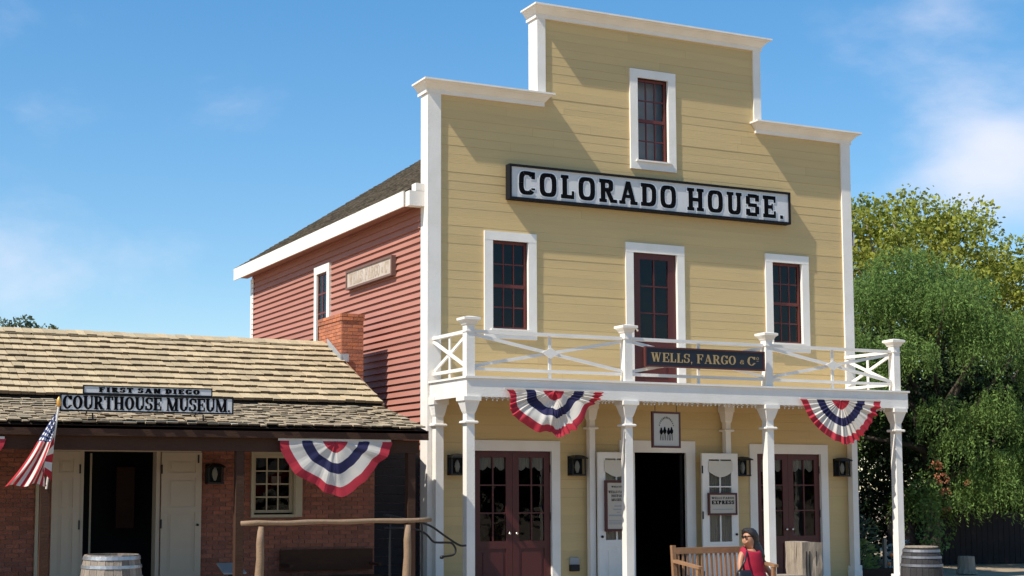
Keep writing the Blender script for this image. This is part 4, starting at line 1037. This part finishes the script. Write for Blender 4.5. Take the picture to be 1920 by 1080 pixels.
b.add(vs, [(k*n_+i, k*n_+(i+1) % n_, (k+1)*n_+(i+1) % n_, (k+1)*n_+i) for k in range(6) for i in range(n_)]+[tuple(60+i for i in range(n_))])
b.build('block', M['oldwood'], t)
b = MB()
for x in (3.84, 3.90, 4.02): b.box(x, x+.008, -5.328, -5.30, G+.1, .55+x*.02)
b.build('crack', M['black'], t)

# ------------------------------------------------------------ the seated woman
PX, PY = 2.07, -6.36
wm_ = thing('person', 'woman with long dark hair and crimson sleeveless top sitting on the slatted bench', 'person', (PX, PY, G))
def skin_mesh(name, nodes, edges, m, par, lv=2, root=0):
    """nodes: (x,y,z,rx,ry) relative to the person's base"""
    me = bpy.data.meshes.new(name); me.from_pydata([n_[:3] for n_ in nodes], edges, []); o = link(name, me, par)
    me.materials.append(m); sk = o.modifiers.new('skin', 'SKIN'); sk.use_smooth_shade = True
    lay = me.skin_vertices[0] if me.skin_vertices else None
    if lay is None:
        bmx = bmesh.new(); bmx.from_mesh(me); bmx.verts.layers.skin.verify(); bmx.to_mesh(me); bmx.free(); lay = me.skin_vertices[0]
    for i, n_ in enumerate(nodes): lay.data[i].radius = (n_[3], n_[4] if len(n_) > 4 else n_[3]); lay.data[i].use_root = (i == root)
    su = o.modifiers.new('smooth', 'SUBSURF'); su.levels = lv; su.render_levels = lv
    return o
# x to the right of the picture, -y towards the street; heights above ground
nd = [(0, 0, .55, .15, .12), (-.005, .0, .72, .115, .095), (-.005, .0, .90, .15, .10), (-.01, .0, 1.035, .105, .08), (-.02, -.01, 1.10, .048, .048),
      (-.035, -.015, 1.175, .055, .06), (-.055, -.02, 1.25, .082, .078), (-.05, -.015, 1.315, .055, .06),
      (-.115, -.035, 1.185, .032, .03), (-.128, -.04, 1.235, .022, .02),
      # right shoulder of the picture, arm behind to the arm rest
      (.125, .01, 1.03, .055, .055), (.20, .03, .93, .046), (.30, .04, .80, .042), (.32, -.03, .72, .036), (.26, -.14, .665, .027), (.24, -.19, .645, .027),
      # left shoulder of the picture, arm down over the bag
      (-.16, -.01, 1.02, .05, .05), (-.22, -.05, .88, .042), (-.24, -.10, .76, .037), (-.17, -.22, .68, .028), (-.13, -.31, .64, .022), (-.115, -.35, .635, .025),
      # legs: thighs forward over the seat, shins down, feet
      (.085, -.06, .53, .095), (.10, -.36, .54, .07), (.11, -.42, .50, .062), (.11, -.44, .28, .05), (.11, -.45, .09, .034), (.11, -.52, .045, .036), (.11, -.62, .03, .028),
      (-.085, -.06, .53, .095), (-.12, -.36, .54, .07), (-.13, -.42, .50, .062), (-.13, -.44, .28, .05), (-.13, -.45, .09, .034), (-.13, -.52, .045, .036), (-.13, -.62, .03, .028)]
ed = [(0, 1), (1, 2), (2, 3), (3, 4), (4, 5), (5, 6), (6, 7), (5, 8), (8, 9), (3, 10), (10, 11), (11, 12), (12, 13), (13, 14), (14, 15), (3, 16), (16, 17), (17, 18), (18, 19), (19, 20), (20, 21),
      (0, 22), (22, 23), (23, 24), (24, 25), (25, 26), (26, 27), (27, 28), (0, 29), (29, 30), (30, 31), (31, 32), (32, 33), (33, 34), (34, 35)]
def fingers(base, dirv, side, nodes, edges, root):
    d = Vector(dirv).normalized(); s_ = Vector(side).normalized()
    for k, ln in enumerate((.062, .072, .068, .052)):
        p = Vector(base)+s_*(k-1.5)*.017; prev = root
        for j in (1, 2, 3):
            q = p+d*(ln*j/3)+Vector((0, 0, -.006*j*j)); nodes.append((q.x, q.y, q.z, .0085-.0012*j)); edges.append((prev, len(nodes)-1)); prev = len(nodes)-1
    prev = root
    for j in (1, 2): q = Vector(base)-s_*(.03+.012*j)+d*(.016*j-.03); nodes.append((q.x, q.y, q.z, .009)); edges.append((prev, len(nodes)-1)); prev = len(nodes)-1
fingers((.238, -.235, .64), (0, -1, 0), (1, 0, 0), nd, ed, 15)
fingers((-.10, -.385, .62), (.2, -1, -.1), (1, 0, 0), nd, ed, 21)
body = skin_mesh('body', nd, ed, M['skin'], wm_)
# crimson top: rings that follow the torso, flared hem, scooped neck
def loft(rings, name, m, par, smooth=True, close=False, mod=None):
    b = MB(); n_ = len(rings[0]); vs = [tuple(Vector(p)+ORG[par.name]) for r_ in rings for p in r_]
    fs = [(i*n_+k, i*n_+(k+1) % n_, (i+1)*n_+(k+1) % n_, (i+1)*n_+k) for i in range(len(rings)-1) for k in range(n_)]
    if close: fs += [tuple(range(n_-1, -1, -1)), tuple((len(rings)-1)*n_+k for k in range(n_))]
    return b.add(vs, fs).build(name, m, par, smooth=smooth)
rings = []; K = 40
for zz, rx, ry, cx, cy, dep, fl_ in ((.50, .27, .20, .02, -.03, 0, .03), (.60, .255, .165, .02, -.02, 0, .024), (.70, .225, .14, .015, -.01, 0, .014), (.80, .195, .13, .01, -.01, 0, .008), (.90, .178, .138, .0, -.012, 0, .004), (.97, .172, .125, -.005, -.01, 0, .002), (1.04, .165, .125, -.010, -.012, .01, 0), (1.085, .145, .112, -.012, -.01, .03, 0), (1.115, .11, .09, -.015, .0, .085, 0)):
    rg = []
    for k in range(K):
        a = 2*math.pi*k/K; f = 1+fl_*4*math.sin(a*7+zz*3)*.25
        z_ = zz-dep*max(0, -math.sin(a))**2
        rg.append((cx+rx*f*math.cos(a), cy+ry*f*math.sin(a), z_))
    rings.append(rg)
loft(rings, 'sleeveless_top', M['dress'], wm_)
for sx in (-1, 1): # shoulder straps
    b = MB(); o0 = ORG[wm_.name]; b.tube([Vector((sx*.085-.018, -.075, .99))+o0, Vector((sx*.085-.018, -.04, 1.065))+o0, Vector((sx*.09-.018, .01, 1.085))+o0, Vector((sx*.085-.018, .06, 1.02))+o0], .018, 6); b.build('shoulder_strap', M['dress'], wm_, smooth=True)
# skirt over the thighs
rings = []
for yy, w_, h_, zc in ((.12, .17, .12, .60), (-.1, .215, .105, .585), (-.3, .215, .095, .575), (-.46, .21, .085, .555), (-.50, .20, .06, .50)):
    rings.append([(w_*math.cos(2*math.pi*k/32), yy, zc+h_*math.sin(2*math.pi*k/32)) for k in range(32)])
loft(rings, 'skirt', M['dress'], wm_)
# hair: shell round the back of the head, falling behind the right shoulder
rings = []; K = 36
prof = [(1.375, .012, .012, -.03, .0), (1.365, .065, .06, -.028, .0), (1.335, .10, .095, -.022, .003), (1.29, .118, .112, -.008, .008), (1.235, .116, .108, .010, .014), (1.18, .108, .098, .034, .024), (1.12, .106, .096, .060, .010), (1.05, .100, .090, .092, -.012), (.985, .080, .075, .125, -.025), (.91, .045, .04, .15, -.03)]
for zz, rx, ry, cx, cy in prof:
    rg = []
    for k in range(K):
        a = 2*math.pi*k/K; c, s_ = math.cos(a), math.sin(a); x = cx+rx*c; y = cy+ry*s_
        if zz < 1.30: x = max(x, -.085+(1.32-zz)*.40) if c < 0 else x      # face side left clear
        x += .004*math.sin(k*5+zz*40); rg.append((x, y, zz))
    rings.append(rg)
loft(rings, 'hair', M['hair'], wm_, close=True)
b = MB(); o0 = ORG[wm_.name]
for dy in (-.052, .012): b.lathe((o0.x-.135, o0.y-.018+dy, o0.z+1.255), [(.001, -.018), (.022, -.012), (.026, 0), (.022, .012), (.001, .018)], 10, sx=.35)
b.bar((o0.x-.135, o0.y-.07, o0.z+1.262), (o0.x-.02, o0.y-.10, o0.z+1.262), .012, .006); b.bar((o0.x-.137, o0.y-.05, o0.z+1.26), (o0.x-.137, o0.y+.0, o0.z+1.26), .01, .006)
b.build('sunglasses', M['black'], wm_, smooth=True)
bag = thing('shoulder_bag', 'black leather bag on a long strap hanging at the left side of the seated woman', 'bag', (PX-.22, PY-.12, .28))
b = MB(); rg = []
for zz, rx, ry in ((.06, .10, .05), (.09, .13, .07), (.25, .13, .075), (.36, .11, .05), (.40, .10, .02)): rg.append((rx, ry, zz))
vs = []; fs = []
for rx, ry, zz in rg:
    for k in range(20): a = 2*math.pi*k/20; vs.append((PX-.215+rx*math.copysign(abs(math.cos(a))**.6, math.cos(a)), PY-.14+ry*math.copysign(abs(math.sin(a))**.6, math.sin(a)), zz+.06))
for i in range(4):
    for k in range(20): fs.append((i*20+k, i*20+(k+1) % 20, (i+1)*20+(k+1) % 20, (i+1)*20+k))
b.add(vs, fs+[tuple(range(19, -1, -1)), tuple(80+k for k in range(20))]); b.build('pouch', M['leather'], bag, smooth=True)
b = MB(); b.tube([(PX-.29, PY-.14, .45), (PX-.22, PY-.16, .58), (PX-.135, PY-.10, .69), (PX-.10, PY-.03, .745), (PX-.11, PY+.06, .70), (PX-.15, PY-.02, .5)], .014, 6); b.build('strap', M['leather'], bag, smooth=True)

# ------------------------------------------------------------ trees and plants
def leafmesh(name, C_, D_, S_, W_, m, par=None, kind='stuff'):
    """C centres, D leaf direction, S length, W width: one rhombic leaf each"""
    n_ = len(C_); D_ = D_/np.linalg.norm(D_, axis=1)[:, None]; Rn = rng.normal(size=(n_, 3)); Sd = np.cross(D_, Rn); Sd /= np.linalg.norm(Sd, axis=1)[:, None]
    S_ = S_[:, None]; W_ = W_[:, None]
    V = np.empty((n_, 4, 3)); V[:, 0] = C_-D_*S_*.5; V[:, 1] = C_+Sd*W_*.5; V[:, 2] = C_+D_*S_*.5; V[:, 3] = C_-Sd*W_*.5
    if par is not None: V -= np.array(ORG[par.name])
    me = bpy.data.meshes.new(name); me.vertices.add(n_*4); me.vertices.foreach_set('co', V.reshape(-1))
    me.loops.add(n_*4); me.loops.foreach_set('vertex_index', np.arange(n_*4, dtype=np.int32)); me.polygons.add(n_)
    me.polygons.foreach_set('loop_start', np.arange(0, n_*4, 4, dtype=np.int32)); me.polygons.foreach_set('loop_total', np.full(n_, 4, dtype=np.int32))
    me.materials.append(m); me.update(); me.validate()
    o = link(name, me, par)
    if kind: o['kind'] = kind
    return o
def clumps(center, rad, n_, r0, r1, zmin=None, seed=0, shell=.55):
    g = np.random.default_rng(seed); out = []
    while len(out) < n_:
        p = g.normal(size=3); p /= np.linalg.norm(p); p *= g.uniform(shell, 1)**.6
        q = np.array(center)+p*np.array(rad)
        if zmin is not None and q[2] < zmin: continue
        out.append((q, g.uniform(r0, r1)))
    return out
def broadleaf(cl, per, size, ragged=.25, up=.3):
    Cs = []; Ds = []
    for q, r_ in cl:
        n_ = int(per*r_*r_); d = rng.normal(size=(n_, 3)); d /= np.linalg.norm(d, axis=1)[:, None]
        rad = r_*(rng.uniform(.45, 1, n_)**.5)*(1+ragged*rng.normal(size=n_)*.5); p = q+d*rad[:, None]*np.array((1, 1, .75)); Cs.append(p)
        dd = rng.normal(size=(n_, 3))+d*.6; dd[:, 2] -= .2; Ds.append(dd)
    C_ = np.concatenate(Cs); D_ = np.concatenate(Ds); k = len(C_); S_ = size*rng.uniform(.6, 1.3, k); return C_, D_, S_, S_*rng.uniform(.5, .85, k)
def droop(cl, per, size, lmin, lmax):
    Cs = []; Ds = []
    for q, r_ in cl:
        n_ = int(per*r_*r_)
        for _ in range(n_):
            d = rng.normal(size=3); d /= np.linalg.norm(d); d[2] = abs(d[2])*.8-.1
            s0 = q+d*r_*rng.uniform(.6, 1); L_ = rng.uniform(lmin, lmax); m_ = int(L_/.042); t = np.linspace(0, 1, m_)[:, None]
            out = np.array([d[0], d[1], 0])*.35
            pts = s0+out*t*L_*.8*(1-.5*t)+np.array([0, 0, -1])*L_*(t**1.3)+rng.normal(size=(m_, 3))*.022
            Cs.append(pts); dd = rng.normal(size=(m_, 3))*.7+np.array([d[0]*.4, d[1]*.4, -.75]); Ds.append(dd)
    C_ = np.concatenate(Cs); D_ = np.concatenate(Ds); k = len(C_); S_ = size*rng.uniform(.6, 1.3, k); return C_, D_, S_, S_*rng.uniform(.22, .34, k)
def trunk(par, base, cl, r0, m, forks=10, seed=1, hfork=.35):
    rr = random.Random(seed); b = MB(); base = Vector(base); cen = Vector(np.mean([q for q, _ in cl], axis=0)); top = base.lerp(cen, .75)
    p = [base.lerp(top, k/5)+Vector((rr.uniform(-.08, .08), rr.uniform(-.08, .08), 0))*(k > 0) for k in range(6)]
    b.tube(p, [r0*(1.25 if k == 0 else 1-.13*k) for k in range(6)], 10)
    for i in range(forks):
        q, r_ = cl[(i*7) % len(cl)]; q = Vector(q); s0 = p[2+i % 4]; mid = s0.lerp(q, .5)+Vector((rr.uniform(-.2, .2), rr.uniform(-.2, .2), rr.uniform(.0, .4)))
        b.tube([s0, s0.lerp(mid, .5)+Vector((0, 0, .08)), mid, mid.lerp(q, .6), q], [r0*.45, r0*.36, r0*.26, r0*.16, r0*.06], 6)
    b.build('trunk', m, par, smooth=True)
# feathery pepper tree
t = thing('pepper_tree', 'feathery green pepper tree with drooping foliage right of the yellow house', 'tree', (15.8, 4.6, G))
cl = clumps((16.2, 4.8, 4.0), (3.5, 2.3, 3.15), 85, .42, .85, seed=3, shell=.8)
cl = [c for c in cl if not (c[0][0] < 15.2 and c[0][2] < 2.9)]
cl += [(np.array(q), r_) for q, r_ in (((12.9, 4.4, 4.9), .75), ((13.1, 4.0, 3.9), .8), ((13.7, 4.3, 6.3), .65), ((14.4, 4.3, 6.95), .7), ((15.3, 4.4, 7.0), .6), ((16.3, 4.4, 6.7), .6), ((14.6, 4.1, 6.2), .75), ((16.2, 2.9, 1.5), .5), ((17.2, 2.8, 1.4), .55), ((17.4, 2.8, 2.3), .7), ((16.6, 2.9, 2.1), .6), ((15.9, 3.0, 3.3), .7), ((17.9, 2.9, 3.3), .7), ((15.6, 4.0, 5.6), .8), ((12.7, 5.2, 5.6), .6), ((13.9, 3.6, 4.8), .8), ((15.3, 3.3, 2.6), .7), ((16.1, 3.2, 2.2), .6), ((16.6, 3.0, 3.2), .7), ((14.9, 3.5, 3.3), .7))]
leafmesh('crown', *droop(cl, 260, .10, .3, .85), M['leafP'], t)
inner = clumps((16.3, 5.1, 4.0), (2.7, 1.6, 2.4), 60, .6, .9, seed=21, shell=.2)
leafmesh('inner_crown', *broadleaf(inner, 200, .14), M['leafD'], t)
trunk(t, (15.6, 4.8, G), cl, .24, M['bark'])
# broad-leaved tree behind
t = thing('sycamore_tree', 'tall yellow-green broad-leaved tree rising behind the pepper tree', 'tree', (22, 11.5, G))
cl = clumps((21.8, 11.6, 6.7), (4.4, 3.0, 3.7), 130, .55, 1.05, seed=9)+clumps((25.5, 11.4, 5.8), (3.2, 2.6, 3.2), 60, .55, 1.0, seed=14)
leafmesh('crown', *broadleaf(cl, 430, .14), M['leafS'], t); trunk(t, (22, 11.5, G), cl, .35, M['bark2'], 18)
t = thing('sycamore_tree', 'smaller yellow-green broad-leaved tree close beside the yellow house corner behind', 'tree', (17.0, 12.5, G))
cl = clumps((17.6, 12.3, 6.0), (2.5, 2.0, 3.2), 70, .5, .9, seed=12)
leafmesh('crown', *broadleaf(cl, 330, .16), M['leafS'], t); trunk(t, (17.0, 12.5, G), cl, .22, M['bark2'], 12)
# shaded ivy mass under the trees
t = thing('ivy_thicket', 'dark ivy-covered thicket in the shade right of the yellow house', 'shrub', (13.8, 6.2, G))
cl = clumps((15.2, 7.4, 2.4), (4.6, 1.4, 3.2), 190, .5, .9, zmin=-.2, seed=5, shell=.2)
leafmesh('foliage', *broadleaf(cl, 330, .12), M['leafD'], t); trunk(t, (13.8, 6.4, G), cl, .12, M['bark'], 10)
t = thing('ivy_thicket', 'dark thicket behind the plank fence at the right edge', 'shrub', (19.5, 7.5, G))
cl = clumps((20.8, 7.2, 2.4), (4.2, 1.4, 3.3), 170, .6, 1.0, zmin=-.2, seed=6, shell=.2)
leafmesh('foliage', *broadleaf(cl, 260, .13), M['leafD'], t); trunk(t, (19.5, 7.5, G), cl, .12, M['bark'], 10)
# flowering shrub with rust red blossom
t = thing('flowering_shrub', 'shrub with rust red blossom in front of the dark thicket', 'shrub', (13.9, 2.9, G))
cl = [(np.array((13.95+.22*math.sin(i*2.3), 2.9+.2*math.cos(i*1.7), .1+i*.2)), .33) for i in range(9)]
leafmesh('foliage', *broadleaf(cl, 900, .085), M['leafP'], t)
cl2 = [(np.array(q), r_) for q, r_ in (((13.9, 2.6, 2.05), .14), ((13.98, 2.55, 1.75), .18), ((14.05, 2.55, 1.45), .13), ((14.15, 2.6, 1.05), .09), ((14.9, 2.7, 1.65), .09))]
leafmesh('blossom', *broadleaf(cl2, 2200, .06), M['flower'], t); trunk(t, (13.9, 2.9, G), cl, .04, M['bark'], 5)
# small plants at the foot of the house
def plant(name, label, c, r_, n_, ln, m, hgt=.5):
    t = thing(name, label, 'plant', (c[0], c[1], G))
    k = n_; a = rng.uniform(0, 2*math.pi, k); rr_ = r_*np.sqrt(rng.uniform(0, 1, k)); z_ = G+rng.uniform(.1, 1, k)*hgt*(1-.4*rr_/r_)
    C_ = np.stack([c[0]+rr_*np.cos(a), c[1]+rr_*np.sin(a), z_], 1); D_ = np.stack([np.cos(a), np.sin(a), rng.uniform(-.3, .9, k)], 1)
    S_ = ln*rng.uniform(.7, 1.3, k); leafmesh('foliage', C_, D_, S_, S_*.35, m, t)
    b = MB()
    for i in range(5): b.tube([(c[0], c[1], G), (c[0]+.5*r_*math.cos(i*1.3), c[1]+.5*r_*math.sin(i*1.3), G+hgt*.7)], .01, 5)
    b.build('stem', M['bark'], t); return t
plant('leafy_plant', 'bright yellow-green leafy plant against the corner of the yellow house', (10.95, 1.9), .42, 420, .15, M['leafB'], .95)
plant('leafy_plant', 'taller dull green plant behind the bright leafy plant', (11.5, 2.6), .5, 600, .13, M['leafF'], 1.7)
plant('silver_plant', 'plant with glinting silvery leaves behind the dark barrel', (12.4, 2.2), .32, 160, .19, M['leafW'], .9)
t = thing('wooden_stake', 'slim grey wooden stake in the planting bed', 'stake', (11.35, 1.5, G)); box('stake', M['oldwood'], t, 11.31, 11.38, 1.47, 1.53, G, .48)
for i, (x, y, z_, lb) in enumerate(((11.55, 1.53, .13, 'upper small orange fruit beside the stake'), (11.5, 1.55, -.06, 'lower small orange fruit beside the stake'))):
    t = thing('orange_fruit', lb, 'fruit', (x, y, z_)); MB().lathe((x, y, z_), [(.001, -.045), (.035, -.03), (.047, 0), (.035, .03), (.001, .045)], 12).build('fruit', M['orange'], t, smooth=True)
    MB().tube([(x, y, G), (x, y, z_-.04)], .006, 5).build('stalk', M['bark'], t)
t = thing('garden_bed', 'low dark timber-edged planting bed beside the house corner', 'planting bed', (11.4, 1.7, G))
box('edging', M['darkwood'], t, 10.3, 12.7, 1.25, 1.33, G, G+.22); box('soil', M['under'], t, 10.3, 12.7, 1.331, 3.2, G, G+.16)
t = thing('tree_stump', 'pale sawn stump standing behind the dark barrel', 'stump', (14.1, 2.0, G))
MB().lathe((14.1, 2.0, G), [(.24, 0), (.2, .12), (.18, .38), (.001, .39)], 12).build('stump', M['oldwood'], t)
# plank fence in the shade
t = thing('plank_fence', 'dark upright plank fence under the pepper tree', 'fence', (18, 4.4, G)); fa = Vector((14.9, 5.4, 0)); fb = Vector((22.5, 3.6, 0)); k = 52
for i in range(k):
    a = fa.lerp(fb, i/k); c = fa.lerp(fb, (i+.93)/k); zt = .95+random.uniform(-.03, .03)
    MB().bar((a+c)/2+Vector((0, 0, G)), (a+c)/2+Vector((0, 0, zt)), .025, (c-a).length, (fb-fa).normalized()).build('plank', M['dark_boards'], t)
for zz in (.0, .8): MB().bar(fa+Vector((0, .05, zz)), fb+Vector((0, .05, zz)), .07, .04, (0, 1, 0)).build('rail', M['darkwood'], t)
# far tree on the left, above the brick building's ridge
t = thing('distant_tree', 'distant grey-green tree top above the shingle ridge at the far left', 'tree', (-2.0, 40, G))
cl = [(np.array(q), r_) for q, r_ in (((-1.55, 38.5, 7.5), .75), ((-1.0, 38.6, 8.05), .55), ((-.55, 38.3, 7.9), .5), ((-.1, 38.5, 7.4), .6), ((.35, 38.4, 7.1), .45), ((-2.0, 38.5, 7.4), .5), ((.65, 38.4, 7.1), .4), ((.25, 38.4, 7.6), .4), ((.15, 38.4, 8.0), .35), ((.55, 38.4, 7.85), .28), ((-1.75, 38.4, 8.05), .45), ((-.75, 38.4, 8.25), .4), ((-1, 39, 6.2), 1.3), ((-2.2, 39, 5.5), 1.4))]
leafmesh('crown', *broadleaf(cl, 420, .17), M['leafF'], t); trunk(t, (-1.6, 39.3, G), cl, .25, M['bark'], 8)
# trees added across the street, behind the beholder, to darken reflections in the glass
cl = [(np.array((-45+i*5.2+2*math.sin(i*3.1), -62+3*math.sin(i*1.9), 3.2+1.2*math.sin(i*2.7))), 3.9+.8*math.sin(i*4.3)) for i in range(22)]
leafmesh('unseen_far_wood', *broadleaf(cl, 60, .95), M['leafD'], None)
tag(bpy.data.objects['unseen_far_wood'], 'unseen row of trees added across the street to darken the glass', None, None, 'stuff')
print('objects', len(bpy.data.objects))
